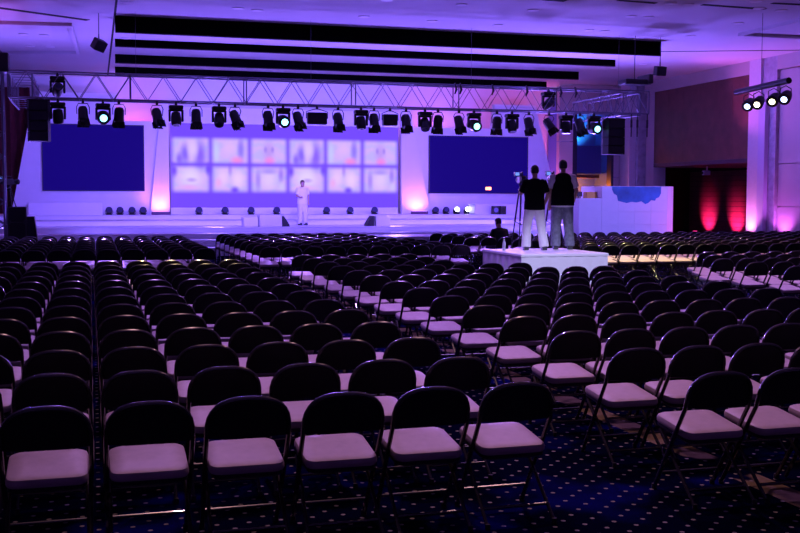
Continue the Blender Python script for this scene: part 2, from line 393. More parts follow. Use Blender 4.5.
# LED wall
def led_material():
    m = bpy.data.materials.new('led_picture_wall'); m.use_nodes = True; nt = m.node_tree; b = nt.nodes['Principled BSDF']
    tc = nt.nodes.new('ShaderNodeTexCoord'); sx = nt.nodes.new('ShaderNodeSeparateXYZ'); nt.links.new(tc.outputs['Generated'], sx.inputs[0])
    u, v = sx.outputs[0], sx.outputs[2]
    U = math_node(nt, 'MULTIPLY', u, 6.0); fu = math_node(nt, 'FRACT', U); U3 = math_node(nt, 'MODULO', U, 3.0)
    def band(x, a, b_, s): return math_node(nt, 'MULTIPLY', smooth(nt, x, a - s, a + s), math_node(nt, 'SUBTRACT', 1.0, smooth(nt, x, b_ - s, b_ + s)))
    hx = band(fu, .055, .955, .09)
    r1 = band(v, .535, .825, .035); r2 = band(v, .195, .49, .04)
    tile = math_node(nt, 'MULTIPLY', hx, math_node(nt, 'MAXIMUM', r1, r2))
    bg = (.17, .066, 1.0); pale = (.64, .42, .98)
    def blob(cx, cy, rx, ry, hard=.4):
        a = math_node(nt, 'DIVIDE', math_node(nt, 'SUBTRACT', U3, cx), rx); c = math_node(nt, 'DIVIDE', math_node(nt, 'SUBTRACT', v, cy), ry)
        d = math_node(nt, 'SQRT', math_node(nt, 'ADD', math_node(nt, 'MULTIPLY', a, a), math_node(nt, 'MULTIPLY', c, c)))
        return math_node(nt, 'SUBTRACT', 1.0, smooth(nt, d, hard, 1.45))
    cmb = nt.nodes.new('ShaderNodeCombineXYZ'); nt.links.new(U3, cmb.inputs[0]); nt.links.new(math_node(nt, 'MULTIPLY', v, 3.2), cmb.inputs[1])
    n = nt.nodes.new('ShaderNodeTexNoise'); n.inputs['Scale'].default_value = 3.2; n.inputs['Detail'].default_value = 1; nt.links.new(cmb.outputs[0], n.inputs['Vector'])
    col = mix_col(nt, smooth(nt, n.outputs['Fac'], .35, .68), pale, (.52, .42, .98))
    BL = [(.36, .64, .13, .13, (.22, .12, .92)), (.74, .62, .17, .20, (.24, .11, .95)), (.56, .70, .14, .12, (.72, .52, .98)), (.22, .58, .1, .08, (.25, .13, .9)),
          (1.5, .72, .2, .1, (.72, .45, .9)), (1.78, .70, .10, .16, (.28, .18, .9)), (1.68, .56, .18, .06, (.86, .26, .72)), (1.15, .66, .1, .14, (.55, .55, .99)),
          (2.5, .68, .16, .13, (.50, .30, .88)), (2.52, .56, .15, .06, (.85, .24, .75)), (2.42, .70, .05, .04, (.36, .22, .85)), (2.6, .70, .05, .04, (.36, .22, .85)),
          (.5, .36, .30, .13, (.78, .62, 1.0)), (.52, .33, .14, .03, (.5, .32, .9)), (.45, .24, .25, .04, (.75, .38, .9)), (.08, .44, .1, .08, bg), (.95, .46, .1, .08, bg),
          (1.32, .36, .18, .12, (.80, .54, .98)), (1.70, .34, .18, .12, (.82, .58, .98)), (1.5, .46, .06, .08, (.42, .26, .9)), (1.2, .30, .1, .06, (.8, .4, .85)), (1.62, .21, .12, .05, bg),
          (2.5, .34, .22, .13, (.74, .54, 1.0)), (2.5, .44, .25, .04, (.40, .28, .92)), (2.22, .33, .08, .14, (.38, .24, .9)), (2.82, .40, .08, .10, (.34, .2, .9)), (2.85, .25, .1, .06, (.6, .5, 1.0))]
    for cx, cy, rx, ry, c in BL: col = mix_col(nt, math_node(nt, 'MULTIPLY', blob(cx, cy, rx, ry, .1), .95), col, c)
    out = mix_col(nt, tile, bg, col)
    b.inputs['Base Color'].default_value = (.01, .01, .015, 1); b.inputs['Roughness'].default_value = .9; b.inputs['Specular IOR Level'].default_value = .05
    nt.links.new(out, b.inputs['Emission Color']); b.inputs['Emission Strength'].default_value = 1.05
    return m
led = thing('led_wall', 'central violet screen showing two rows of blurred portraits', 'screen', (7.8, YS, FLR))
x0, zt = P2(170, 120); x1, zb = P2(398, 207.5)
part('display', led_material(), led, lambda m: m.box(x0 - 7.8, x1 - 7.8, -.02, .08, zb - FLR, 4.79 - FLR))
part('base', white, led, lambda m: m.box(x0 - 7.8, x1 - 7.8, .0, .3, 0, zb - FLR))
# side screens
scrm = mat('dark_blue_screen', (.004, .003, .02), .8, emit=(.007, .0015, .17), estr=1.0, spec=.05)
def screen(label, pa, pb, dot=None):
    x0, z1 = P2(*pa, Y=YS - .12); x1, z0 = P2(*pb, Y=YS - .12)
    t = thing('projection_screen', label, 'screen', ((x0 + x1) / 2, YS - .06, z0)); hw = (x1 - x0) / 2
    part('screen_surface', scrm, t, lambda m: m.box(-hw, hw, -.06, -.03, 0, z1 - z0))
    part('frame', blkplast, t, lambda m: (m.box(-hw - .03, -hw, -.07, .055, -.03, z1 - z0 + .03), m.box(hw, hw + .03, -.07, .055, -.03, z1 - z0 + .03), m.box(-hw, hw, -.07, .055, -.03, 0), m.box(-hw, hw, -.07, .055, z1 - z0, z1 - z0 + .03), m.box(-hw, hw, -.03, .055, 0, z1 - z0)))
    if dot:
        q = P2(*dot, Y=YS - .14)
        part('status_light', mat('orange_status_light', (1, .5, .2), .4, emit=(1, .35, .12), estr=4), t, lambda m: m.bbox(q[0] - (x0 + x1) / 2 - .13, q[0] - (x0 + x1) / 2 + .13, -.085, -.06, q[1] - z0 - .06, q[1] - z0 + .06, .01))
screen('wide dark blue screen on flat beside tripod camera and cases', (42, 124), (144, 190.5))
screen('wide dark blue screen with a small orange light near bottom', (430, 136), (527, 193), (488.5, 188.5))
# uplit tapered fins
def fin(label, xb0, xb1, xt0, xt1, sgn):
    m = MB(); m.loft([[Vector((xb0, YS - .25, FLR)), Vector((xb1, YS - .25, FLR)), Vector((xb1, YS - .006, FLR)), Vector((xb0, YS - .006, FLR))],
                      [Vector((xt0, YS - .12, 5.6)), Vector((xt1, YS - .12, 5.6)), Vector((xt1, YS - .006, 5.6)), Vector((xt0, YS - .006, 5.6))]])
    tag(m.build('set_fin', white), label, 'stage panel')
    cx = (xb0 + xb1) / 2
    t = thing('uplight_bar', 'dark bar uplight at foot of ' + ('fin left' if sgn < 0 else 'fin right') + ' of picture screen', 'stage light', (cx, YS - .75, FLR))
    part('housing', mat('plum_housing', (.10, .02, .10), .5), t, lambda m: m.bbox(-.36, .36, -.1, .1, .0, .13, .015))
    part('lens', mat('pink_uplight_lens', (1, .6, .8), .4, emit=(1, .45, .7), estr=2), t, lambda m: m.box(-.32, .32, -.06, .06, .13, .138))
    for k in (-.22, 0, .22):
        light('uplight_beam', 'SPOT', (cx + k, YS - .70, FLR + .16), (cx + k * .3, YS - .22, FLR + .75), 30, (1, .22, .55), .05, 124, 1, t)
fin('white tapered fin lit pink on tripod-camera side of picture screen', 2.18, 2.94, 2.66, 2.94, -1)
fin('white tapered fin lit pink on alcove side of picture screen', 12.68, 13.98, 12.68, 13.1, 1)
# pink light hitting the back wall over the wings
for X in (1.8, 15.0):
    light('backdrop_pink', 'SPOT', (X, 46.7, 4.1), (X, 47.6, 4.9), 170, (1, .10, .50), .3, 125, 1)
light('wing_pink', 'SPOT', (20.0, 44.35, 1.3), (20.0, 47.0, 4), 1500, (1, .15, .6), .2, 120, 1)
# violet spots added out of sight behind the set to brighten the back wall
for X in (0.5, 4.5, 8, 11.5, 15.5):
    light('backdrop_violet_fill', 'SPOT', (X, 45.4, 4.4), (X, 47.6, 6.3), 300, (.24, .15, 1), .3, 130, 1)
# plinths
def simple(name, label, cat, fn, m_, grp=None, sm=False):
    m = MB(); fn(m); return tag(m.build(name, m_, None, sm), label, cat, grp)
a, b_ = P2(28, 202, 42.6), P2(103, 217, 42.6)
simple('stage_plinth', 'long white plinth below dark screen beside tripod camera', 'plinth', lambda m: m.bbox(a[0], b_[0], 42.6, 43.5, FLR, a[1], .015), white)
a, b_ = P2(475, 204, 42.6), P2(531, 217, 42.6)
simple('stage_plinth', 'white plinth below screen with orange light, behind two small monitors', 'plinth', lambda m: m.bbox(a[0], b_[0], 42.6, 43.5, FLR, a[1], .015), white)
# floor wash lights (round, on the stage)
def floor_light(p, lit, label, grp):
    t = thing('floor_wash_light', label, 'stage light', p, 0, grp); t.scale = (.72, .72, .72)
    part('base', blkplast, t, lambda m: m.bbox(-.16, .16, -.1, .1, 0, .05, .01))
    part('yoke', blk, t, lambda m: m.tube([(-.2, 0, .24), (-.2, 0, .065), (.2, 0, .065), (.2, 0, .24)], .018, 6))
    h = part('head', blkplast, t, lambda m: m.lathe([(.1, -.16), (.165, -.14), (.185, 0), (.185, .12), (.16, .13)], M=Matrix.Translation((0, 0, .23)) @ Matrix.Rotation(math.radians(65), 4, 'X'), seg=18), True)
    part('lens', mat('lens_lit', (1, 1, 1), .3, emit=(.8, .85, 1), estr=9) if lit else mat('lens_dark', (.05, .05, .12), .1), h, lambda m: m.lathe([(0, .125), (.15, .125), (.15, .14), (0, .14)], M=Matrix.Translation((0, 0, .23)) @ Matrix.Rotation(math.radians(65), 4, 'X'), seg=18))
for i, x in enumerate((143, 132, 120, 109)): p = at(x, 212, Y=43.4); floor_light((p.x, 43.4, FLR), False, ORD[i] + ' black floor light counted from pink fin toward tripod-camera plinth', 'floor lights under plain screen')
for i, x in enumerate((199, 225, 251, 276.6, 304, 326.5, 350, 374.4)): p = at(x, 212, Y=43.2); floor_light((p.x, 43.2, FLR), False, ORD[i] + ' black floor light below picture screen counted from tripod-camera side', 'floor lights under picture screen')
for i, x in enumerate((435.5, 446, 456.5, 467)):
    p = at(x, 212, Y=43.4)
    floor_light((p.x, 43.4, FLR), i > 1, ('', '', 'lit floor light next to unlit one below orange-light screen', 'lit floor light next to plinth below orange-light screen')[i] if i > 1 else ('unlit floor light next to pink fin below orange-light screen', 'unlit floor light next to lit one below orange-light screen')[i], 'lit floor lights' if i > 1 else 'unlit floor lights by fin')
# stage boxes and wedge monitors
def sbox(label, xa, xb, yt, Y, z):
    a = at(xa, yt, Y=Y); b = at(xb, yt, Y=Y)
    simple('stage_block', label, 'block', lambda m: (m.bbox(a.x, b.x, Y, Y + .7, z, a.z, .012)), white)
sbox('low white stage block left of the taller block', 244, 258.2, 217.5, 36.5, .801)
sbox('white stage block with dark monitor leaning at right side', 260, 282, 215.2, 36.3, .801)
sbox('white stage block with dark monitor leaning at left side', 376, 390.5, 216, 36.4, .801)
def wedge(label, x, Y, z, flip):
    a = at(x, 220, Y=Y); t = thing('stage_monitor', label, 'speaker', (a.x, Y, z)); s = flip
    part('cabinet', blkplast, t, lambda m: m.prism([(-.12 * s, 0), (.16 * s, 0), (-.06 * s, .36), (-.12 * s, .36)], 'y', -.2, .25))
    part('grille', mat('monitor_grille', (.03, .03, .05), .7), t, lambda m: m.prism([(.14 * s, .045), (.155 * s, .05), (-.035 * s, .345), (-.05 * s, .34)], 'y', -.17, .22))
wedge('dark wedge monitor right of a white stage block', 284.5, 36.5, .801, 1)
wedge('dark wedge monitor left of a white stage block', 369.5, 36.5, .801, -1)
# twin small speakers right
for i, x in enumerate((495.5, 502.8)):
    a = at(x, 214.5, Y=42.1)
    t = thing('small_speaker', 'small black cube speaker in a pair by white plinth, ' + ('with pale cone' if i == 0 else 'all dark'), 'speaker', (a.x, 42.15, FLR))
    part('cabinet', blkplast, t, lambda m: m.bbox(-.13, .13, -.12, .12, 0, .36, .012))
    part('cone', mat('pale_cone', (.2, .2, .4), .5) if i == 0 else rubber, t, lambda m: m.lathe([(.0, 0), (.09, 0), (.1, .012), (0, .02)], M=Matrix.Translation((0, -.135, .19)) @ Matrix.Rotation(-PI / 2, 4, 'X'), seg=16))

# ================================================================== TRUSS
TY, ZB, ZT, DP = 31.0, 4.53, 5.25, .55
def truss_run(t, p0, p1, wdir, h, step=.93, r=.026, rb=.012):
    # box truss between p0, p1 (lower-front chord), second face offset by wdir, top offset by h
    p0, p1, wdir, h = Vector(p0), Vector(p1), Vector(wdir), Vector(h); d = p1 - p0; L = d.length; d.normalize()
    for off in (Vector(), wdir, h, wdir + h):
        part('chord', alu, t, lambda m: m.tube([p0 + off, p1 + off], r, 8), True)
    n = max(1, round(L / step)); s = L / n
    cache = {}
    def strut(a, b, name='brace', rr=rb):
        v = b - a; key = (round(v.x, 3), round(v.y, 3), round(v.z, 3), rr)
        if key not in cache:
            m = MB(); m.tube([Vector(), v], rr, 6); cache[key] = m.mesh(name, alu, True)
        link(name, cache[key], t, a)
    for i in range(n):
        a = p0 + d * (i * s)
        for off in (Vector(), wdir):
            strut(a + off, a + d * (s / 2) + h + off); strut(a + d * (s / 2) + h + off, a + d * s + off)
        strut(a + d * (s / 2) + h, a + d * (s / 2) + h + wdir, 'cross_brace'); strut(a, a + wdir, 'cross_brace')
    k = max(1, round(L / 3.1))
    for i in range(k + 1):
        a = p0 + d * (L * i / k)
        for off in (Vector(), wdir): strut(a + off, a + off + h, 'upright', .02)
    for off in (Vector(), wdir):
        strut(p1 + off, p1 + off + h, 'upright', .02)
t = thing('lighting_truss', 'long aluminium box truss spanning the front of stage', 'truss', (0, 0, 0))
truss_run(t, (-2.2, TY, ZB), (17.3, TY, ZB), (0, DP, 0), (0, 0, ZT - ZB))
t2 = thing('side_truss', 'short aluminium truss running back beside hanging speaker and timber fascia', 'truss')
truss_run(t2, (16.7, TY + DP + .06, ZB), (16.7, TY + 4.4, ZB), (.6, 0, 0), (0, 0, ZT - ZB), .6)
t3 = thing('side_truss', 'short aluminium truss running back beside the truss tower', 'truss')
truss_run(t3, (-2.2, TY + DP + .06, ZB), (-2.2, TY + 4.4, ZB), (.6, 0, 0), (0, 0, ZT - ZB), .7)
tw = thing('truss_tower', 'upright aluminium truss tower standing beside black equipment case', 'truss', (0, 0, 0))
truss_run(tw, (-2.85, TY, .1), (-2.85, TY, 5.75), (0, .5, 0), (.5, 0, 0), .6, .03, .016)
part('base_plate', blk, tw, lambda m: m.bbox(-2.97, -2.23, TY - .15, TY + .65, 0, .1, .02))
part('sleeve_block', blk, tw, lambda m: m.bbox(-2.92, -2.165, TY - .06, TY + .56, 5.2, 5.72, .02))
# hanging wires to ceiling
for i, X in enumerate((1.2, 6.2, 11.2, 16.2)):
    simple('truss_hanger', ORD[i] + ' thin steel cable hanging long truss, counted from truss tower', 'cable', lambda m: m.cyl((X, TY, ZT + .02), (X, TY, ZC - .001), .004, seg=6), alu, 'truss hanger cables')

# ------------------------------------------------------------------ fixtures
lens_lit = mat('beam_lens_cyan', (.2, .3, .5), .2, emit=(.03, .30, 1.0), estr=3)
lens_core = mat('beam_core_white', (.9, .97, 1), .2, emit=(.30, .95, 1.0), estr=3)
lens_off = mat('lens_glass_dark', (.03, .03, .06), .08)
def clamp(t, top):
    part('clamp', blk, t, lambda m: (m.tube([(0, 0, top - .05), (0, 0, top + .004)], .02, 8), m.bbox(-.035, .035, -.04, .04, top - .10, top - .03, .008)))
def barndoor(x, ybot, label, tilt=0, pan=0, grp='fresnel lamps on the truss', matl=None):
    """theatre fresnel hung under the lower chord, four barn doors"""
    p = at(x, ybot, Y=TY); H = ZB - .026 - (ybot * 0)
    t = thing('fresnel_lamp', label, 'stage light', (p.x, TY, ZB - .75), 0, grp)
    bm_ = matl or blk
    top = .725; clamp(t, top)
    M = Matrix.Translation((0, 0, .33)) @ Matrix.Rotation(pan, 4, 'Z') @ Matrix.Rotation(tilt, 4, 'X')
    part('yoke', bm_, t, lambda m: m.tube([M @ Vector((-.17, 0, 0)), Vector((-.17, 0, .52)), Vector((-.12, 0, .62)), Vector((.12, 0, .62)), Vector((.17, 0, .52)), M @ Vector((.17, 0, 0))], .014, 6))
    h = part('housing', bm_, t, lambda m: m.lathe([(.04, .22), (.10, .2), (.135, .12), (.14, -.1), (.15, -.16), (.13, -.17)], M=M, seg=14), True)
    part('lens', lens_off, h, lambda m: m.lathe([(0, -.165), (.125, -.165), (.125, -.15), (0, -.15)], M=M, seg=14))
    for k in range(4):
        Mk = M @ Matrix.Rotation(k * PI / 2, 4, 'Z') @ Matrix.Translation((0, -.13, -.17)) @ Matrix.Rotation(math.radians(28 if k % 2 else 14), 4, 'X')
        part('barn_door', bm_, h, lambda m: m.prism_M([(-.13, 0), (.13, 0), (.17, -.2), (-.17, -.2)], .006, Mk))
    return t
def prism_M(s, poly, th_, M):
    s.loft([[M @ Vector((q[0], -th_ / 2, q[1])) for q in poly], [M @ Vector((q[0], th_ / 2, q[1])) for q in poly]])
MB.prism_M = prism_M
def moving_head(x, label, zbase=None, tilt=math.radians(160), pan=0, lit=False, Y=TY, grp='moving heads on the truss'):
    p = at(x, 110, Y=Y); zb = ZB - .72 if zbase is None else zbase
    t = thing('moving_head', label, 'stage light', (p.x, Y, zb), 0, grp)
    clamp(t, .695)
    part('base', blk, t, lambda m: m.bbox(-.2, .2, -.15, .15, .49, .60, .02))
    part('yoke', blk, t, lambda m: (m.bbox(-.21, -.15, -.06, .06, .14, .49, .015), m.bbox(.15, .21, -.06, .06, .14, .49, .015), m.bbox(-.21, .21, -.06, .06, .43, .488, .015)))
    M = Matrix.Translation((0, 0, .22)) @ Matrix.Rotation(pan, 4, 'Z') @ Matrix.Rotation(tilt, 4, 'X')
    if lit: M = M @ Matrix.Scale(1.3, 4)
    h = part('head', blk, t, lambda m: m.lathe([(.06, -.2), (.12, -.18), (.145, -.05), (.145, .12), (.13, .19), (.115, .19)], M=M, seg=16), True)
    part('lens', lens_lit if lit else lens_off, h, lambda m: m.lathe([(.0, .175), (.115, .175), (.115, .187), (0, .196)], M=M, seg=16))
    if lit:
        part('lens_core', lens_core, h, lambda m: m.lathe([(.0, .19), (.075, .19), (.075, .20), (0, .204)], M=M, seg=16))
    return t
def blinder(x, label, lamps=2):
    p = at(x, 116, Y=TY)
    t = thing('blinder_lamp', label, 'stage light', (p.x, TY, ZB - .62)); clamp(t, .595)
    wd = .29 if lamps == 2 else .22
    part('yoke', blk, t, lambda m: m.tube([(-wd - .03, 0, .22), (-wd - .03, 0, .42), (-.06, 0, .5), (.06, 0, .5), (wd + .03, 0, .42), (wd + .03, 0, .22)], .014, 6))
    h = part('housing', blk, t, lambda m: m.bbox(-wd, wd, -.1, .12, .05, .40, .02))
    for k in (-1, 1): part('lens', lens_off, h, lambda m: m.lathe([(0, 0), (wd * .42, 0), (wd * .42, .012), (0, .02)], M=Matrix.Translation((k * wd * .5, .12, .225)) @ Matrix.Rotation(-PI / 2, 4, 'X'), seg=14))
nth = ['first', 'second', 'third', 'fourth', 'fifth', 'sixth', 'seventh', 'eighth', 'ninth', 'tenth', 'eleventh', 'twelfth', 'thirteenth', 'fourteenth', 'fifteenth', 'sixteenth', 'seventeenth', 'eighteenth', 'nineteenth', 'twentieth', 'twenty-first', 'twenty-second', 'twenty-third', 'twenty-fourth', 'twenty-fifth', 'twenty-sixth']
FX = [(83, .25, .2), (119, -.3, .2), (157, .35, .5), (196, .1, .1), (235, .45, .7), (268, .2, .4), (298, .4, .5), (338, .25, .3), (374, .15, .2), (406, .2, .3), (438, -.2, .1), (459, .3, .5), (497, -.1, .1), (529, .3, .3), (549, .6, .9), (580, .4, .4)]
for i, (x, tl, pn) in enumerate(FX):
    barndoor(x, 110, nth[i] + ' black barn-door fresnel lamp along truss counted from the truss tower', -tl, pn)
MHX = [(58, 0), (103, 1), (176, 0), (219, 0), (283, 1), (361, 0), (425, 0), (474, 1), (512, 0), (566, 0), (594, 1)]
nl = nd = 0
for x, lit in MHX:
    if lit:
        nl += 1; lab = nth[nl - 1] + ' glowing cyan moving head along truss counted from the truss tower'
        p = at(x, 116, Y=TY)
        moving_head(x, lab, None, math.radians(100), .05, True)
    else:
        nd += 1; moving_head(x, nth[nd - 1] + ' unlit black moving head under truss counted from the truss tower', None, math.radians(165 + 25 * math.sin(x)), .3 * math.sin(x * 3))
# moving heads standing inside the truss
def upright_head(x, lab):
    moving_head(x, lab, ZB + .02, math.radians(60), .2, False, TY + .27, 'moving heads inside truss')
upright_head(58, 'black moving head mounted inside truss above the hanging speaker')
upright_head(548, 'black moving head mounted inside truss near the alcove')
blinder(317, 'wide black twin blinder lamp under truss above the portraits')
blinder(390, 'short black blinder lamp under truss at end of portraits', 1)
# truss-top clamps / cables (small black drops)
for i, x in enumerate((455, 460, 492, 526, 560, 575)):
    p = at(x, 90, Y=TY)
    t = thing('cable_drop', ORD[i] + ' small black cable bundle on truss top, counted from truss tower', 'cable', (p.x, TY - .05, ZT - .28), 0, 'cable bundles on truss')
    part('hook', blk, t, lambda m: m.tube([(0, 0, .24), (0, -.015, .31), (0, .05, .34), (0, .09, .31)], .014, 6))
    part('bundle', blkplast, t, lambda m: m.tube([(0, 0, .26), (.03, 0, .14), (-.02, 0, 0)], [.025, .04, .02], 6))

# hanging line array speakers
def array(label, x0, y0, x1, y1, n, legs=False):
    a, b = at(x0, y0, Y=TY - .15), at(x1, y1, Y=TY - .15); W = (b.x - a.x) / 2; cx = (a.x + b.x) / 2; H = a.z - b.z
    t = thing('line_array', label, 'speaker', (cx, TY - .15, b.z)); hh = H / n
    for i in range(n):
        z0 = H - (i + 1) * hh; sh = .02 * i
        c = part('cabinet', mat('array_black', (.005, .005, .008), .6), t, lambda m: m.prism([(-W, 0), (-W + .06, -.28), (W - .06, -.28), (W, 0), (W - .1, .3), (-W + .1, .3)], 'z', z0 + .008, z0 + hh - .008))
        part('grille', mat('speaker_grille', (.02, .02, .028), .75, noise=.4, nscale=120), c, lambda m: m.box(-W + .09, W - .09, -.292, -.279, z0 + .03, z0 + hh - .03))
    part('fly_frame', blk, t, lambda m: (m.bbox(-W, W, -.2, .2, H, H + .05, .01), m.tube([(-W * .6, .0, H + .05), (0, .15, ZB - b.z - .01)], .012, 6), m.tube([(W * .6, .0, H + .05), (0, .15, ZB - b.z - .01)], .012, 6)))
array('black speaker array hanging beside the truss tower', 27, 101, 51, 142, 4)
array('black speaker array hanging in front of blue alcove', 603, 120, 622, 155, 4)
# hung ceiling speakers
def hung_speaker(x, y, label, rz, tilt, Y=31):
    p = at(x, y, Y=Y); t = thing('ceiling_speaker', label, 'speaker', p); M = Matrix.Rotation(rz, 4, 'Z') @ Matrix.Rotation(tilt, 4, 'X') @ Matrix.Rotation(.25 if rz > 0 else 0, 4, 'Y')
    part('cabinet', blkplast, t, lambda m: m.bbox(-.17, .17, -.13, .13, -.15, .15, .015, M))
    part('grille', mat('speaker_grille', (.02, .02, .028), .75, noise=.4, nscale=120), t, lambda m: m.box(-.14, .14, -.137, -.129, -.12, .12, M))
    part('bracket', blk, t, lambda m: (m.tube([(0, 0, .14), (0, 0, .3)], .018, 6), m.tube([(0, 0, .3), (0, 0, (ZC - .1 if p.x < .6 else ZC) - p.z - .001)], .012, 6)))
hung_speaker(99, 45, 'small tilted black speaker hung from the side ceiling', .5, .5)
hung_speaker(660, 71, 'small black speaker hung by the bulkhead near timber fascia', 0, .2)
p = at(636, 84, Y=30.9)
simple('projector_box', 'flat dark projector box above end of truss near fascia', 'projector', lambda m: (m.bbox(p.x - .45, p.x + .45, 30.7, 31.3, p.z - .02, p.z + .14, .02), m.bbox(p.x + .3, p.x + .46, 30.6, 31.4, p.z, p.z + .3, .02), m.cyl((p.x, 31, p.z + .1), (p.x, 31, ZC - .002), .012, seg=8)), blk)
# vertical rods under truss end
for i, x in enumerate((631.5, 637.5, 649)):
    p = at(x, 112, Y=TY); p.x = min(p.x, 17.25)
    simple('drop_rod', ORD[i] + ' thin black drop rod under truss end, counted toward timber fascia', 'rod', lambda m: (m.cyl((p.x, TY, ZB - .02), (p.x, TY, ZB - .75), .02, seg=8), m.cyl((p.x, TY, ZB - .45), (p.x, TY, ZB - .2), .035, seg=8)), blk, 'drop rods')

# light bar near right wall
zb_ = 4.95
A_, B_ = at(736, 92.5, Z=zb_), at(789, 80.5, Z=zb_)
lb = thing('lamp_bar', 'black ceiling-hung bar holding four lit lamps beside pale column', 'lamp bar', ((A_.x + B_.x) / 2, (A_.y + B_.y) / 2, zb_))
c_ = (A_ + B_) / 2
part('bar', blk, lb, lambda m: m.tube([A_ - c_, B_ - c_], .085, 10), True)
part('hanger', blk, lb, lambda m: (m.cyl((0, 0, 0), (0, 0, ZC - zb_ - .001), .007, seg=6)))
for i, (x, y, cl) in enumerate(((749, 108.5, (.5, .65, 1)), (757.8, 107, (1, .85, .6)), (772.5, 106.5, (.95, .95, .55)), (784, 103, (.45, .6, 1)))):
    f = [.27, .46, .74, .95][i]; q = A_.lerp(B_, f) - c_
    hd = part('lamp_head', blk, lb, lambda m: m.lathe([(.05, .2), (.13, .17), (.16, .0), (.165, -.16), (.14, -.17)], M=Matrix.Translation(q + Vector((0, 0, -.42))) @ Matrix.Rotation(-.9, 4, 'Z') @ Matrix.Rotation(math.radians(-62), 4, 'X'), seg=16), True)
    part('lens', mat('bar_lens_%d' % i, (1, 1, 1), .2, emit=cl, estr=4), hd, lambda m: m.lathe([(0, -.175), (.085, -.175), (.085, -.16), (0, -.16)], M=Matrix.Translation(q + Vector((0, 0, -.42))) @ Matrix.Rotation(-.9, 4, 'Z') @ Matrix.Rotation(math.radians(-62), 4, 'X'), seg=16))
    part('yoke', blk, lb, lambda m: m.tube([q + Vector((-.17, 0, -.42)), q + Vector((-.17, 0, -.2)), q + Vector((0, 0, -.12)), q + Vector((.17, 0, -.2)), q + Vector((.17, 0, -.42))], .014, 6))

# ================================================================== BOOTH right
BY = 33.2
x0 = at(602, 186, Y=BY).x; x1 = at(667.5, 186, Y=BY).x; xl = at(579, 198, Y=BY).x
bo = thing('white_booth', 'white partition booth with torn blue painted patch on top edge', 'partition', ((x0 + x1) / 2, BY, 0))
cx = (x0 + x1) / 2; hw = (x1 - x0) / 2
cols, rows = 4, 5; pw = 2 * hw / cols; ph = 2.22 / rows
pm = MB(); pm.bbox(.0015, pw - .0015, 0, .08, .0015, ph - .0015, .003); pme = pm.mesh('panel', white)
for r in range(rows):
    for c in range(cols): link('panel', pme, bo, (-hw + c * pw, 0, r * ph))
part('backing', white, bo, lambda m: m.box(-hw, hw, .081, 1.6, 0, 2.215))
part('corner_panel', white, bo, lambda m: m.prism([(hw, .0), (hw + .42, .32), (hw + .42, 1.6), (hw, 1.6)], 'z', 0, 2.22))
part('low_counter', white, bo, lambda m: m.bbox(xl - cx, -hw - .002, .0, .9, 0, 1.80, .01))
bx0 = at(612, 190, Y=BY).x - cx; bx1 = at(661, 190, Y=BY).x - cx; bz = lambda y: at(640, y, Y=BY).z
rr = random.Random(3)
poly = [(bx0, 2.205), (bx1, 2.205)]
for u, z in ((1.0, 1.98), (.96, 1.84), (.90, 1.80), (.88, 1.72), (.80, 1.74), (.74, 1.64), (.68, 1.60), (.60, 1.70), (.5, 1.66), (.4, 1.68), (.3, 1.64), (.2, 1.68), (.12, 1.72), (.10, 1.90), (.04, 1.96), (0, 2.1)):
    poly.append((bx0 + (bx1 - bx0) * u, z))
part('painted_patch', mat('blue_paint_patch', (.03, .16, .42), .5, noise=.5, nscale=1.4), bo, lambda m: m.prism(poly, 'y', -.008, -.001))
# amber box on the counter behind
simple('amber_box', 'small amber box on the low white counter', 'box', lambda m: m.bbox(cx - hw - .42, cx - hw - .04, BY + .3, BY + .6, 1.801, 2.02, .01), mat('amber_card', (.75, .42, .05), .5))
simple('dark_monitor', 'small dark monitor on the low white counter', 'monitor', lambda m: (m.bbox(xl + .05, xl + .32, BY + .4, BY + .44, 1.86, 2.03, .008), m.bbox(xl + .12, xl + .25, BY + .38, BY + .5, 1.801, 1.82, .005), m.box(xl + .17, xl + .20, BY + .42, BY + .45, 1.81, 1.9)), blkplast)
light('booth_pink', 'SPOT', (21.5, 31.5, .3), (19.9, 33.6, 1.4), 160, (1, .1, .5), .1, 70, .8)
# pink floor up-lights by the right recess and column
def floor_up(loc, tgt, P, colr, label, spot=60):
    t = thing('floor_uplight', label, 'stage light', loc)
    part('body', blk, t, lambda m: m.lathe([(.06, .02), (.12, .04), (.13, .2), (.11, .24)], seg=14), True)
    part('foot', blk, t, lambda m: m.bbox(-.12, .12, -.12, .12, 0, .03, .008))
    part('lens', mat('uplens_' + label[:12].replace(' ', '_'), (1, .4, .6), .3, emit=colr, estr=3), t, lambda m: m.lathe([(0, .236), (.105, .236), (.105, .246), (0, .25)], seg=14))
    light('uplight_beam', 'SPOT', (loc[0], loc[1], loc[2] + .3), tgt, P, colr, .05, spot, .9, t)
y1 = at(708, 225, X=28.3).y; y2 = at(736, 225, X=28.3).y
floor_up((27.6, y1, 0), (28.4, y1, .85), 520, (1, .025, .24), 'crimson floor uplight in recess farther from column', 84)
floor_up((27.6, y2, 0), (28.4, y2, .85), 520, (1, .025, .24), 'crimson floor uplight in recess nearer to column', 84)
floor_up((23.45, 35.0, 0), (23.95, 34.95, 2.6), 260, (1, .22, .75), 'pink floor uplight at foot of pale column', 110)
floor_up((23.7, 33.2, 0), (24.15, 33.2, 2.6), 200, (.75, .12, 1), 'violet floor uplight against grey wall panels', 110)
light('bulkhead_wash', 'SPOT', (22.6, 36.5, 4.2), (23.6, 34, 7), 220, (.9, .12, .8), .2, 110, 1)
light('left_pink_wash', 'SPOT', (-4.5, 31.5, 4.4), (-4.0, 31.5, 7), 190, (1, .15, .8), .3, 130, 1)
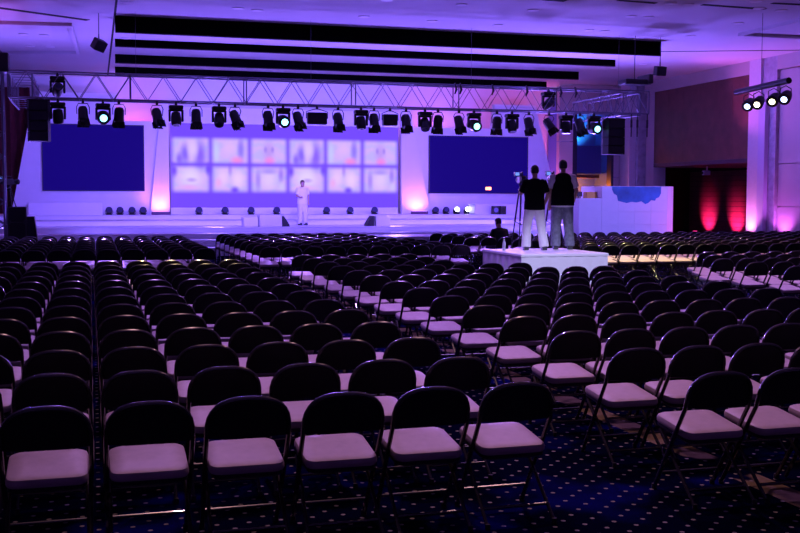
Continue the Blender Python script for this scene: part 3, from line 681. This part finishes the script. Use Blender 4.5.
# small security camera under fascia
q = at(707, 171, X=25.5)
cmx = thing('security_camera', 'small pale camera under timber fascia soffit', 'camera', (q.x, q.y, 2.9))
part('mount', white, cmx, lambda m: m.cyl((0, 0, .1), (0, 0, .278), .03, seg=10))
part('housing', white, cmx, lambda m: m.bbox(-.2, .12, -.1, .1, -.1, .1, .02))
part('lens', lens_off, cmx, lambda m: m.cyl((-.23, 0, 0), (-.2, 0, 0), .05, seg=12))

# ================================================================== CAMERA RISER + PEOPLE
RZ = .75
pl = at(482, 250, Z=RZ); pn = at(521, 254.3, Z=RZ); pr = at(609, 252, Z=RZ)
RX0, RY0 = pn.x, pn.y; RX1 = at(609, 252, Y=RY0).x; RY1 = at(482, 250, X=RX0).y
rs = thing('camera_riser', 'square camera riser wrapped in white cloth under two cameramen', 'platform', ((RX0 + RX1) / 2, (RY0 + RY1) / 2, 0))
cx, cy = rs.location.x, rs.location.y
part('deck', mat('riser_white_deck', (.78, .77, .80), .6), rs, lambda m: m.bbox(RX0 - cx, RX1 - cx, RY0 - cy, RY1 - cy, RZ - .06, RZ, .012))
skm = mat('riser_white_skirt', (.74, .73, .76), .8, noise=.03)
def skirt(m):
    n = 48; hx, hy = (RX1 - RX0) / 2 - .015, (RY1 - RY0) / 2 - .015
    per = []
    for (xa, ya), (xb, yb) in (((-hx, -hy), (hx, -hy)), ((hx, -hy), (hx, hy)), ((hx, hy), (-hx, hy)), ((-hx, hy), (-hx, -hy))):
        for i in range(n):
            f = i / n; k = .006 * math.sin(f * 40) ; nx, ny = (yb - ya), -(xb - xa); l = math.hypot(nx, ny)
            per.append((xa + (xb - xa) * f - nx / l * k, ya + (yb - ya) * f - ny / l * k))
    m.loft([[Vector((x, y, .01)) for x, y in per], [Vector((x, y, RZ - .06)) for x, y in per]])
part('skirt', skm, rs, skirt, True)

skin = mat('skin', (.42, .25, .18), .55, noise=.06, nscale=20)
hairm = mat('dark_hair', (.012, .010, .010), .6, noise=.3, nscale=60)
def ell(c, rx, ry, tilt=0, n=16):
    c = Vector(c); return [c + Vector((rx * math.cos(2 * PI * k / n), ry * math.sin(2 * PI * k / n), 0)) for k in range(n)]
def limb(m, pts, rs_, seg=12): m.tube(pts, rs_, seg)
def remesh(name, mb_, m_, parent, vox=.013, smooth_it=3):
    o = mb_.build(name, m_, None)
    md = o.modifiers.new('r', 'REMESH'); md.mode = 'VOXEL'; md.voxel_size = vox; md.use_smooth_shade = True
    sm = o.modifiers.new('s', 'SMOOTH'); sm.iterations = smooth_it; sm.factor = .5
    dg = bpy.context.evaluated_depsgraph_get(); ev = o.evaluated_get(dg)
    me = bpy.data.meshes.new_from_object(ev); me.name = name
    me.materials.clear(); me.materials.append(m_)
    o.modifiers.clear(); o.data = me; o.parent = parent
    me.polygons.foreach_set('use_smooth', [True] * len(me.polygons))
    return o
def hand(m, w, d, side, curl=.5):
    """palm + 5 fingers from wrist w along unit direction d"""
    w, d = Vector(w), Vector(d).normalized(); s = d.cross(Vector((0, 1, 0)))
    if s.length < .1: s = Vector((1, 0, 0))
    s.normalize(); nrm = s.cross(d).normalized()
    m.loft([[w + s * (a * .028) + nrm * (b * .016) for a, b in ((-1, -1), (1, -1), (1, 1), (-1, 1))], [w + d * .09 + s * (a * .040) + nrm * (b * .014) for a, b in ((-1, -1), (1, -1), (1, 1), (-1, 1))]])
    for k, L in enumerate((.062, .072, .068, .052)):
        b0 = w + d * .085 + s * (-.03 + k * .02); k1 = b0 + d * L * .5 + nrm * curl * .012; k2 = k1 + d * L * .5 * (1 - curl * .5) + nrm * curl * .03
        m.tube([b0 - d * .01, k1, k2], [.0095, .009, .008], 6)
    b0 = w + d * .03 + s * (-.028 * side); m.tube([b0, b0 + d * .03 - s * (.022 * side) + nrm * .01, b0 + d * .062 - s * (.028 * side) + nrm * .02], [.012, .0105, .009], 6)
def head_into(m, c, fwd=0, tilt=0, s=1):
    """head centred at c (chin to crown about .23), face toward local +y rotated by fwd"""
    M = Matrix.Translation(c) @ Matrix.Rotation(fwd, 4, 'Z') @ Matrix.Rotation(tilt, 4, 'X') @ Matrix.Scale(s, 4)
    R = []
    for z, rx, ry, oy in ((-.115, .03, .035, .045), (-.10, .05, .06, .03), (-.06, .064, .078, .018), (-.01, .073, .092, .004), (.04, .076, .097, -.004), (.08, .066, .085, -.008), (.105, .045, .06, -.008), (.118, .015, .02, -.008)):
        R.append([M @ Vector((rx * math.cos(a), oy + ry * math.sin(a), z)) for a in [2 * PI * k / 18 for k in range(18)]])
    m.loft(R)
    m.loft([[M @ Vector(p) for p in ((-.008, .085, .025), (.008, .085, .025), (.008, .09, .02), (-.008, .09, .02))], [M @ Vector(p) for p in ((-.016, .08, -.03), (.016, .08, -.03), (.012, .12, -.026), (-.012, .12, -.026))]])
    for q in (-1, 1):
        m.loft([[M @ Vector((q * .07, -.015 + .028 * math.cos(a), .0 + .034 * math.sin(a))) for a in [2 * PI * k / 8 for k in range(8)]], [M @ Vector((q * .09, -.022 + .026 * math.cos(a), .002 + .034 * math.sin(a))) for a in [2 * PI * k / 8 for k in range(8)]]])
    return M
def face_parts(M, parent):
    for q in (-1, 1):
        part('eye', mat('eye_dark', (.03, .02, .02), .2), parent, lambda m: m.lathe([(0, -.012), (.011, -.006), (.012, 0), (.010, .007), (0, .012)], M=M @ Matrix.Translation((q * .032, .086, .022)), seg=8))
    part('mouth', mat('lips', (.35, .14, .12), .5), parent, lambda m: m.loft([[M @ Vector((-.024, .084, -.058)), M @ Vector((.024, .084, -.058)), M @ Vector((.022, .096, -.062)), M @ Vector((-.022, .096, -.062))], [M @ Vector((-.022, .082, -.072)), M @ Vector((.022, .082, -.072)), M @ Vector((.018, .092, -.07)), M @ Vector((-.018, .092, -.07))]]))
def hair_part(M, parent, m_=hairm, low=-.045):
    m = MB(); R = []
    for z, rx, ry, oy in ((low, .070, .062, -.030), (-.01, .080, .075, -.026), (.03, .084, .090, -.014), (.06, .083, .102, -.006), (.09, .070, .092, -.008), (.115, .045, .062, -.010), (.128, .012, .016, -.010)):
        R.append([M @ Vector((rx * math.cos(a), oy + ry * math.sin(a), z)) for a in [2 * PI * k / 18 for k in range(18)]])
    m.loft(R); return m.build('hair', m_, parent, True)
def torso_loft(m, sp, n=18):
    """sp: list of (x,y,z,rx,ry)"""
    m.loft([[Vector((x + rx * math.cos(a), y + ry * math.sin(a), z)) for a in [2 * PI * k / n for k in range(n)]] for x, y, z, rx, ry in sp])

def standing(label, base, rz, S, shirt, trousers, shoe, vest=None, pose='A', hair=hairm):
    t = thing('person', label, 'person', base, rz); t.scale = (S, S, S)   # built at 1.75 m
    # joints
    hipL, hipR = Vector((-.095, 0, .90)), Vector((.095, 0, .90))
    if pose == 'A':
        kL, aL = Vector((-.15, .03, .49)), Vector((-.17, -.02, .08)); kR, aR = Vector((.15, .05, .49)), Vector((.21, -.03, .08))
        shL, elL, wrL = Vector((-.185, 0, 1.41)), Vector((-.27, .12, 1.16)), Vector((-.24, .36, 1.22)); dL = Vector((.1, 1, .1))
        shR, elR, wrR = Vector((.185, 0, 1.41)), Vector((.27, -.03, 1.14)), Vector((.21, .07, .93)); dR = Vector((-.15, .2, -1))
    elif pose == 'B':
        kL, aL = Vector((-.12, .03, .49)), Vector((-.13, -.02, .08)); kR, aR = Vector((.12, .03, .49)), Vector((.15, -.03, .08))
        shL, elL, wrL = Vector((-.195, 0, 1.42)), Vector((-.25, .00, 1.14)), Vector((-.25, .07, .90)); dL = Vector((0, .15, -1))
        shR, elR, wrR = Vector((.195, 0, 1.42)), Vector((.27, .0, 1.15)), Vector((.24, .17, .98)); dR = Vector((-.1, .8, -.5))
    else:
        kL, aL = Vector((-.11, .02, .49)), Vector((-.12, -.02, .08)); kR, aR = Vector((.11, .04, .49)), Vector((.12, .02, .08))
        shL, elL, wrL = Vector((-.18, 0, 1.41)), Vector((-.24, .0, 1.15)), Vector((-.22, .08, .92)); dL = Vector((0, .2, -1))
        shR, elR, wrR = Vector((.18, 0, 1.41)), Vector((.24, .02, 1.15)), Vector((.15, .22, 1.08)); dR = Vector((-.4, 1, 0))
    m = MB()
    torso_loft(m, [(0, 0, .84, .10, .085), (0, 0, .93, .16, .105), (0, .005, 1.05, .145, .095), (0, .0, 1.22, .165, .11), (0, -.005, 1.36, .185, .105), (0, -.01, 1.44, .13, .08), (0, -.01, 1.48, .06, .06), (0, 0, 1.56, .052, .056)])
    for a, b, c, d, sd in ((shL, elL, wrL, dL, -1), (shR, elR, wrR, dR, 1)):
        limb(m, [a - Vector((sd * .04, 0, 0)), a, a.lerp(b, .5), b, b.lerp(c, .4), c], [.05, .055, .048, .039, .038, .027]); hand(m, c, d, sd)
    for h, k, a in ((hipL, kL, aL), (hipR, kR, aR)):
        limb(m, [h + Vector((0, 0, .05)), h, h.lerp(k, .5), k, k.lerp(a, .4), a], [.08, .088, .075, .055, .056, .038])
        limb(m, [a, a + Vector((0, .02, -.045)), a + Vector((0, .16, -.055))], [.036, .038, .028], 10)
    M = head_into(m, Vector((0, .015, 1.635)), .0)
    body = remesh('body', m, skin, t)
    face_parts(M, t); hair_part(M, t, hair)
    # trousers
    m = MB()
    torso_loft(m, [(0, 0, .80, .115, .10), (0, 0, .88, .178, .125), (0, 0, .96, .17, .115), (0, 0, 1.02, .158, .108)])
    for h, k, a in ((hipL, kL, aL), (hipR, kR, aR)):
        limb(m, [h + Vector((0, 0, .04)), h, h.lerp(k, .5), k, k.lerp(a, .5), a + Vector((0, 0, -.02))], [.10, .118, .112, .098, .096, .10], 14)
    remesh('trousers', m, trousers, t, .014)
    # shirt with short sleeves
    m = MB()
    torso_loft(m, [(0, 0, .83, .222, .152), (0, 0, .95, .215, .148), (0, 0, 1.08, .205, .138), (0, 0, 1.22, .21, .14), (0, -.005, 1.36, .215, .13), (0, -.01, 1.44, .155, .095), (0, -.01, 1.485, .082, .078)])
    for a, b, sd in ((shL, elL, -1), (shR, elR, 1)):
        limb(m, [a - Vector((sd * .05, 0, -.01)), a + Vector((0, 0, .005)), a.lerp(b, .45), a.lerp(b, .80)], [.062, .073, .07, .068], 12)
    remesh('shirt', m, shirt, t, .014)
    if vest:
        m = MB()
        torso_loft(m, [(0, 0, .86, .232, .168), (0, 0, .98, .226, .162), (0, 0, 1.10, .222, .155), (0, 0, 1.24, .218, .152), (0, -.005, 1.37, .195, .142), (0, -.01, 1.45, .16, .112), (0, -.01, 1.50, .085, .085)])
        remesh('vest', m, vest, t, .014)
    for a in (aL, aR):
        part('shoe', shoe, t, lambda m: m.loft([[Vector((a.x + x * wd, a.y + y, z)) for x, y in ((-1, -.07), (1, -.07), (1, .08), (.8, .19), (-.8, .19), (-1, .08))] for z, wd in ((.002, .048), (.03, .05), (.065, .044), (.10, .036))]), True)
    return t
pA = at(534, 250, Z=RZ); pB = at(562, 249.3, Z=RZ)
hd = -YAW
standing('cameraman in black T-shirt and white trousers filming on white riser', (pA.x, pA.y, RZ), math.radians(-14), 1.72 / 1.75, mat('black_tshirt', (.004, .004, .006), .95, noise=.2, nscale=12, spec=.1), mat('white_trousers', (.72, .71, .74), .8, noise=.05, nscale=9), mat('dark_shoe', (.02, .02, .03), .5), None, 'A')
standing('man in black vest, white T-shirt and grey jeans on white riser', (pB.x, pB.y, RZ), math.radians(-20), 1.84 / 1.75, mat('white_tshirt', (.70, .69, .72), .8), mat('grey_jeans', (.16, .17, .23), .85, noise=.3, nscale=14), mat('dark_shoe', (.02, .02, .03), .5), mat('black_vest', (.004, .004, .006), .95, noise=.2, nscale=10, spec=.1), 'B')
pS = at(302, 226, Y=38.0)
standing('presenter dressed in white standing on stage before picture screen', (pS.x, 37.9, .80), math.radians(190), 1.62 / 1.75, mat('white_blouse', (.8, .78, .82), .8), mat('pale_trousers', (.72, .7, .76), .8), mat('dark_shoe', (.02, .02, .03), .5), None, 'C', mat('brown_hair', (.10, .06, .05), .6))

# seated person
def seated(label, base, rz):
    t = thing('person', label, 'person', base, rz)
    m = MB()
    torso_loft(m, [(0, -.02, .42, .15, .11), (0, -.02, .50, .165, .115), (0, 0, .65, .15, .10), (0, .05, .82, .175, .11), (0, .09, .93, .18, .10), (0, .11, .99, .12, .08), (0, .125, 1.03, .06, .06), (0, .15, 1.10, .05, .055)])
    for sd in (-1, 1):
        a, b, c = Vector((sd * .18, .1, .96)), Vector((sd * .27, .16, .72)), Vector((sd * .13, .40, .66))
        limb(m, [a - Vector((sd * .04, 0, 0)), a, b, c], [.05, .054, .04, .027]); hand(m, c, Vector((-sd * .3, 1, -.1)), sd)
        h, k, q = Vector((sd * .1, 0, .50)), Vector((sd * .14, .45, .50)), Vector((sd * .14, .45, .08))
        limb(m, [h, h.lerp(k, .5), k, k.lerp(q, .4), q], [.085, .078, .058, .056, .038]); limb(m, [q, q + Vector((0, .02, -.04)), q + Vector((0, .15, -.055))], [.036, .036, .026], 8)
    M = head_into(m, Vector((0, .18, 1.16)), 0, -.25)
    remesh('body', m, skin, t, .015); face_parts(M, t); hair_part(M, t)
    m = MB()
    torso_loft(m, [(0, -.02, .44, .185, .14), (0, -.01, .55, .185, .135), (0, .02, .70, .175, .125), (0, .05, .83, .195, .13), (0, .09, .94, .20, .12), (0, .11, 1.0, .14, .09), (0, .12, 1.03, .08, .075)])
    for sd in (-1, 1):
        a, b, c = Vector((sd * .18, .1, .96)), Vector((sd * .27, .16, .72)), Vector((sd * .15, .36, .67)); limb(m, [a - Vector((sd * .05, 0, 0)), a, b, b.lerp(c, .7)], [.06, .07, .058, .05])
    remesh('jumper', m, mat('black_jumper', (.01, .01, .014), .85), t, .015)
    m = MB()
    torso_loft(m, [(0, -.02, .42, .17, .13), (0, -.02, .48, .178, .135), (0, -.01, .55, .16, .12)])
    for sd in (-1, 1):
        h, k, q = Vector((sd * .1, 0, .50)), Vector((sd * .14, .45, .50)), Vector((sd * .14, .45, .08)); limb(m, [h, h.lerp(k, .5), k, k.lerp(q, .5), q], [.095, .09, .072, .066, .065])
    remesh('trousers', m, mat('dark_trousers', (.03, .03, .05), .85), t, .015)
    for sd in (-1, 1):
        part('shoe', mat('dark_shoe', (.02, .02, .03), .5), t, lambda m: m.loft([[Vector((sd * .14 + x * wd, .45 + y, z)) for x, y in ((-1, -.07), (1, -.07), (1, .08), (.8, .19), (-.8, .19), (-1, .08))] for z, wd in ((.002, .048), (.03, .05), (.065, .044), (.10, .036))]), True)

# video cameras on tripods
def tripod_camera(label, base, rz, H, spr=.26, legm=blk):
    t = thing('video_camera', label, 'camera', base, rz)
    for k in range(3):
        a = math.radians(90 + 120 * k); f = Vector((math.cos(a) * spr, math.sin(a) * spr, .015)); top = Vector((math.cos(a) * .06, math.sin(a) * .06, H - .12)); mid = top.lerp(f, .55)
        lg = part('tripod_leg', legm, t, lambda m: (m.tube([top, mid], .019, 8), m.tube([mid, f], .013, 8)), True)
        part('foot', rubber, lg, lambda m: m.lathe([(.02, -.012), (.024, 0), (.015, .015)], c=f, seg=8))
        part('spreader', legm, t, lambda m: m.tube([mid, Vector((0, 0, mid.z - .08))], .008, 6))
    part('tripod_head', legm, t, lambda m: m.lathe([(.06, H - .16), (.08, H - .12), (.05, H - .08), (.055, H - .03), (.07, H - .01)], seg=12), True)
    part('pan_handle', legm, t, lambda m: m.tube([(.05, 0, H - .06), (.12, -.2, H - .12), (.14, -.42, H - .18)], [.01, .01, .016], 6))
    b = part('camera_body', blkplast, t, lambda m: (m.bbox(-.07, .07, -.2, .16, H + .0, H + .17, .015)))
    part('lens', blkplast, b, lambda m: m.lathe([(.055, 0), (.06, .1), (.075, .11), (.078, .2), (.06, .2)], M=Matrix.Translation((0, .16, H + .09)) @ Matrix.Rotation(-PI / 2, 4, 'X'), seg=14), True)
    part('handle', blkplast, b, lambda m: m.tube([(0, .12, H + .17), (0, .1, H + .24), (0, -.1, H + .24), (0, -.13, H + .17)], .016, 6))
    part('viewfinder', blkplast, b, lambda m: (m.bbox(-.17, -.06, -.16, -.02, H + .16, H + .25, .01)))
    part('monitor', mat('camera_monitor', (.05, .08, .2), .2, emit=(.15, .3, .9), estr=1.2), b, lambda m: m.box(-.155, -.075, -.163, -.1605, H + .172, H + .238))
    part('battery', blkplast, b, lambda m: m.bbox(-.05, .05, -.27, -.2, H + .02, H + .15, .01))
    return t
fwA = Vector((math.sin(math.radians(10)), math.cos(math.radians(10)), 0))
pc = at(528, 249, Z=RZ)
tripod_camera('video camera on tripod operated by cameraman in white trousers', (pc.x + .05, pc.y + .5, RZ), math.radians(-14), 1.36)
pc = at(556, 249, Z=RZ)
tripod_camera('video camera on tripod in front of man in black vest', (pc.x + .25, pc.y + .75, RZ), math.radians(-16), 1.38)
p = at(8, 205, Y=33.6); 

# equipment case beside tower and camera
ec = thing('equipment_case', 'big black flight case at foot of truss tower', 'case', (-2.0, 31.95, 0)); 
q0, q1 = at(8, 207, Y=31.6), at(25.5, 207, Y=31.6)
ec.location = ((q0.x + q1.x) / 2, 32.0, 0); hw = (q1.x - q0.x) / 2; ch = q0.z
casem = mat('case_black_laminate', (.012, .012, .015), .5)
part('body', casem, ec, lambda m: m.bbox(-hw, hw, -.4, .4, .12, ch * .72, .015))
part('lid', casem, ec, lambda m: m.bbox(-hw, hw, -.4, .4, ch * .72 + .008, ch, .015))
part('edge_trim', mat('case_steel_trim', (.08, .08, .09), .4, .8), ec, lambda m: [m.box(sx * hw - .02, sx * hw + .02, -.42, -.395, .14, ch - .02) for sx in (-1, 1)])
part('latch', mat('case_steel_trim', (.08, .08, .09), .4, .8), ec, lambda m: [m.bbox(x - .05, x + .05, -.425, -.395, ch * .72 - .06, ch * .72 + .06, .008) for x in (-.22, .22)])
for sx in (-1, 1):
    for sy in (-1, 1): part('caster', rubber, ec, lambda m: m.cyl((sx * (hw - .1) - .02, sy * .3, .06), (sx * (hw - .1) + .02, sy * .3, .06), .06, seg=12))
tripod_camera('video camera on short tripod standing on black flight case', (at(9, 200, Y=32.0).x, 32.0, ch + .001), math.radians(-40), .62)
q = at(28, 225, Y=31.8)
mon = thing('floor_monitor', 'black sloped loudspeaker on floor beside flight case', 'speaker', (q1.x + .16, 31.9, 0))
part('cabinet', blkplast, mon, lambda m: m.prism([(-.14, 0), (.22, 0), (.06, 1.25), (-.14, 1.25)], 'y', -.28, .28))
part('grille', mat('monitor_grille', (.03, .03, .05), .7), mon, lambda m: m.box(-.11, .05, -.292, -.279, .1, 1.15))

# ================================================================== CHAIRS
seat_fab = mat('mauve_seat_vinyl', (.46, .36, .36), .55, noise=.07, nscale=14, bump=.15)
frame_m = mat('black_gloss_tube', (.030, .027, .024), .27, 0, spec=1.0, coat=.25)
back_m = mat('black_vinyl_back', (.010, .009, .011), .55, noise=.15, nscale=12)
pan_m = mat('black_seat_pan', (.012, .010, .012), .4)
def fy(z): return (.20 - (.37 / .57) * z) if z < .57 else -.17 - (z - .57) * .30
def arch(n):
    out = []
    for k in range(n + 1):
        a = PI * k / n; c, s = math.cos(a), math.sin(a)
        x = .2135 * math.copysign(abs(c) ** (2 / 2.75), c); z = .60 + .19 * abs(s) ** (2 / 2.75)
        out.append((x, z))
    return out
def frame_pts(n=14):
    A = arch(n); zs = [.012, .25, .45, .57]
    pts = [(.205 + .0085 * min(1, z / .5), fy(z), z) for z in zs] + [(x, fy(z), z) for x, z in A] + [(-(.205 + .0085 * min(1, z / .5)), fy(z), z) for z in reversed(zs)]
    return pts
def back_panel(m, nx=12):
    fr, bk = [], []
    A = arch(40)
    def ztop(x):
        t = min(1, abs(x) / .2135); return .60 + .19 * (1 - t ** 2.75) ** (1 / 2.75)
    g = []
    for i in range(nx + 1):
        x = -.209 + .418 * i / nx; zt = max(ztop(x) - .004, .605); col_ = []
        for j in range(5):
            z = .575 + (zt - .575) * j / 4; bow = .022 * (1 - (x / .209) ** 2)
            col_.append((x, fy(z) - bow * (1 - .6 * j / 4), z))
        g.append(col_)
    vs = []; fs = []
    for th_ in (0, .016):
        for c_ in g: vs += [(x, y + th_, z) for x, y, z in c_]
    N = (nx + 1) * 5
    for i in range(nx):
        for j in range(4):
            a, b, c, d = i * 5 + j, (i + 1) * 5 + j, (i + 1) * 5 + j + 1, i * 5 + j + 1
            fs += [(a, b, c, d), (N + a, N + d, N + c, N + b)]
    for i in range(nx):
        fs += [(i * 5, N + i * 5, N + i * 5 + 5, i * 5 + 5), (i * 5 + 4, i * 5 + 9, N + i * 5 + 9, N + i * 5 + 4)]
    for j in range(4):
        fs += [(j, j + 1, N + j + 1, N + j), (nx * 5 + j, N + nx * 5 + j, N + nx * 5 + j + 1, nx * 5 + j + 1)]
    m.add(vs, fs)
def outline(wf, wb, y0, y1, r, n=5):
    pts = []
    for cx, cy, a0, w_ in ((wf - r, y1 - r, 0, 0), (-wf + r, y1 - r, 90, 0), (-wb + r, y0 + r, 180, 0), (wb - r, y0 + r, 270, 0)):
        for k in range(n):
            a = math.radians(a0 + 90 * k / (n - 1)); pts.append((cx + r * math.cos(a), cy + r * math.sin(a)))
    return pts
def cushion(m, n=5):
    O = outline(.200, .198, -.185, .225, .055, n)
    def ring(s_, z): return [Vector((x * s_, .02 + (y - .02) * s_, z - .035 + (y + .185) * .11)) for x, y in O]
    m.loft([ring(.97, .420), ring(1.0, .430), ring(1.0, .448), ring(.975, .462), ring(.90, .470), ring(.6, .474)])
def pan(m, n=4):
    O = outline(.194, .190, -.18, .22, .05, n)
    m.loft([[Vector((x * s_, .02 + (y - .02) * s_, z - .035 + (y + .185) * .11)) for x, y in O] for s_, z in ((.94, .392), (1.0, .40), (1.0, .4195))])
RL = [Vector((.190, .16, .385)), Vector((.2, -.28, .012))]
def leg_pts(sd): return [Vector((sd * RL[0].x, RL[0].y, RL[0].z)), Vector((sd * RL[1].x, RL[1].y, RL[1].z))]
def on_leg(z): f = (RL[0].z - z) / (RL[0].z - RL[1].z); return RL[0].lerp(RL[1], f)
def make_chair():
    t = link('folding_chair', None)
    fr = part('frame', frame_m, t, lambda m: m.tube(frame_pts(16), .0135, 8), True)
    part('backrest', back_m, t, lambda m: back_panel(m), True)
    part('seat_cushion', seat_fab, t, lambda m: cushion(m), True)
    part('seat_pan', pan_m, t, pan, True)
    for sd in (-1, 1):
        lg = part('rear_leg', frame_m, t, lambda m: m.tube(leg_pts(sd), .011, 8), True)
        e = leg_pts(sd)[1]
        part('foot_cap', rubber, lg, lambda m: m.lathe([(.014, -.011), (.016, -.004), (.0145, .02)], c=e, seg=8))
        part('foot_cap', rubber, fr, lambda m: m.lathe([(.015, -.011), (.017, -.004), (.0155, .02)], c=(sd * .2055, fy(.012), .012), seg=8))
    q = on_leg(.09); part('rear_stretcher', frame_m, t, lambda m: m.tube([(-q.x, q.y, q.z), (q.x, q.y, q.z)], .009, 8), True)
    z = .12; part('front_stretcher', frame_m, t, lambda m: m.tube([(-.206, fy(z), z), (.206, fy(z), z)], .009, 8), True)
    return t
def chair_low():
    m = MB(); m.m = 0; m.tube(frame_pts(10), .0135, 5)
    for sd in (-1, 1): m.tube(leg_pts(sd), .011, 4)
    q = on_leg(.09); m.tube([(-q.x, q.y, q.z), (q.x, q.y, q.z)], .009, 4); m.tube([(-.206, fy(.12), .12), (.206, fy(.12), .12)], .009, 4)
    m.m = 1; back_panel(m, 8); m.m = 2; cushion(m, 4); m.m = 3; pan(m, 3)
    return m
PITCH = .487; OFF = .225      # row Y values below are the chair-back tops
SEATS = []                    # (X, Ytop, block, row-from-back, seat-from-aisle)
r2 = random.Random(11)
for r in range(13):
    for c in range(12): SEATS.append((2.25 - .009 * r - c * (.499 - .0012 * r), 5.40 + r, 'rear left block', r, c))
for r in range(14):
    ncol = 9 if r <= 9 else (7 if r == 10 else 5)
    for c in range(ncol): SEATS.append((3.56 + c * .476, 5.44 + r, 'rear centre block', r, c))
for r in range(7, 13):
    for c in range(14):
        if r == 12 and c < 2: continue
        if r == 11 and c < 1: continue
        SEATS.append((10.22 + c * PITCH, 5.72 + r, 'rear right block', r - 7, c))
for r in range(8):
    for c in range(15): SEATS.append((2.11 - c * .462, 21.35 + r * 1.04, 'front left block', r, c))
for r in range(9):
    for c in range(10 if r < 5 else 9): SEATS.append((3.46 + c * .462, 21.62 + r * 1.0, 'front centre block', r, c))
for r in range(9):
    for c in range(28):
        if r < 5 and c < 2: continue
        SEATS.append((9.35 + c * .462, 20.75 + r * .99, 'front right block', r, c - (2 if r < 5 else 0)))
vis, rest = [], []
for s in SEATS:
    x, y, sc = px((s[0], s[1], .6))
    if -30 - sc * .1 < x < 830 + sc * .1 and y < 560: vis.append((sc, s))
    elif -260 < x < 1060: rest.append(s)
# a chair counts as in view when its back shows inside the frame
vis.sort(key=lambda q: -q[0])
near = [q[1] for q in vis if -14 < px((q[1][0], q[1][1], .6))[0] < 815][:300]; ns = set(near)
rest += [q[1] for q in vis if q[1] not in ns]
proto = make_chair(); first = True
jit = {}
def jitter(s):
    if s not in jit:
        jit[s] = (r2.uniform(-.003, .003), r2.uniform(-.02, .02), r2.uniform(-.012, .012))
    return jit[s]
for s in near:
    o = proto if first else copy_tree(proto); first = False
    jx, jy, jr = jitter(s)
    o.location = (s[0] + jx, s[1] + OFF + jy, 0); o.rotation_euler = (0, 0, jr)
    rowt = 'last row' if s[3] == 0 else nth[s[3]] + ' row from back'
    seatt = 'at the aisle' if s[4] == 0 else nth[s[4]] + ' from aisle'
    tag(o, 'black folding chair with mauve seat, %s, %s, %s' % (s[2], rowt, seatt), 'chair', 'folding chairs in ' + s[2])
low = chair_low(); big = MB(); V = [Vector(v) for v in low.v]
for s in rest:
    jx, jy, jr = jitter(s); M = Matrix.Translation((s[0] + jx, s[1] + OFF + jy, 0)) @ Matrix.Rotation(jr, 4, 'Z'); o0 = len(big.v)
    big.v += [tuple(M @ v) for v in V]; big.f += [tuple(i + o0 for i in f) for f in low.f]; big.mi += low.mi
me = bpy.data.meshes.new('distant_folding_chairs'); me.from_pydata(big.v, [], big.f)
for m_ in (frame_m, back_m, seat_fab, pan_m): me.materials.append(m_)
me.polygons.foreach_set('material_index', big.mi); me.polygons.foreach_set('use_smooth', [True] * len(me.polygons)); me.set_sharp_from_angle(angle=math.radians(40))
fixn(me)
tag(link('distant_folding_chairs', me), 'packed rows of far black folding chairs near the stage', 'chairs', None, 'stuff')
print('chairs', len(near), 'stuff', len(rest), 'tris approx', len(me.polygons) * 2)

# seated person on a front right chair
cand = [s for s in SEATS if s[2] == 'front right block' and s[3] == 5]
tq = at(501, 230, Y=26.2)
s = min(cand, key=lambda s: abs(s[0] - tq.x))
seated('person in black jumper sitting among empty chairs near stage', (s[0], s[1] + OFF + .08, .0), .2)
# plastic bottle on the riser
p = at(504, 250.5, Z=RZ)
bt = thing('water_bottle', 'clear plastic water bottle standing on white riser edge', 'bottle', (p.x, p.y, RZ))
part('bottle_body', mat('bottle_plastic', (.6, .62, .75), .15), bt, lambda m: m.lathe([(.03, 0), (.034, .01), (.034, .14), (.028, .17), (.013, .2), (.013, .215)], seg=14), True)
part('cap', mat('bottle_cap', (.75, .75, .8), .4), bt, lambda m: m.lathe([(.016, .215), (.016, .235), (.01, .238)], seg=12))
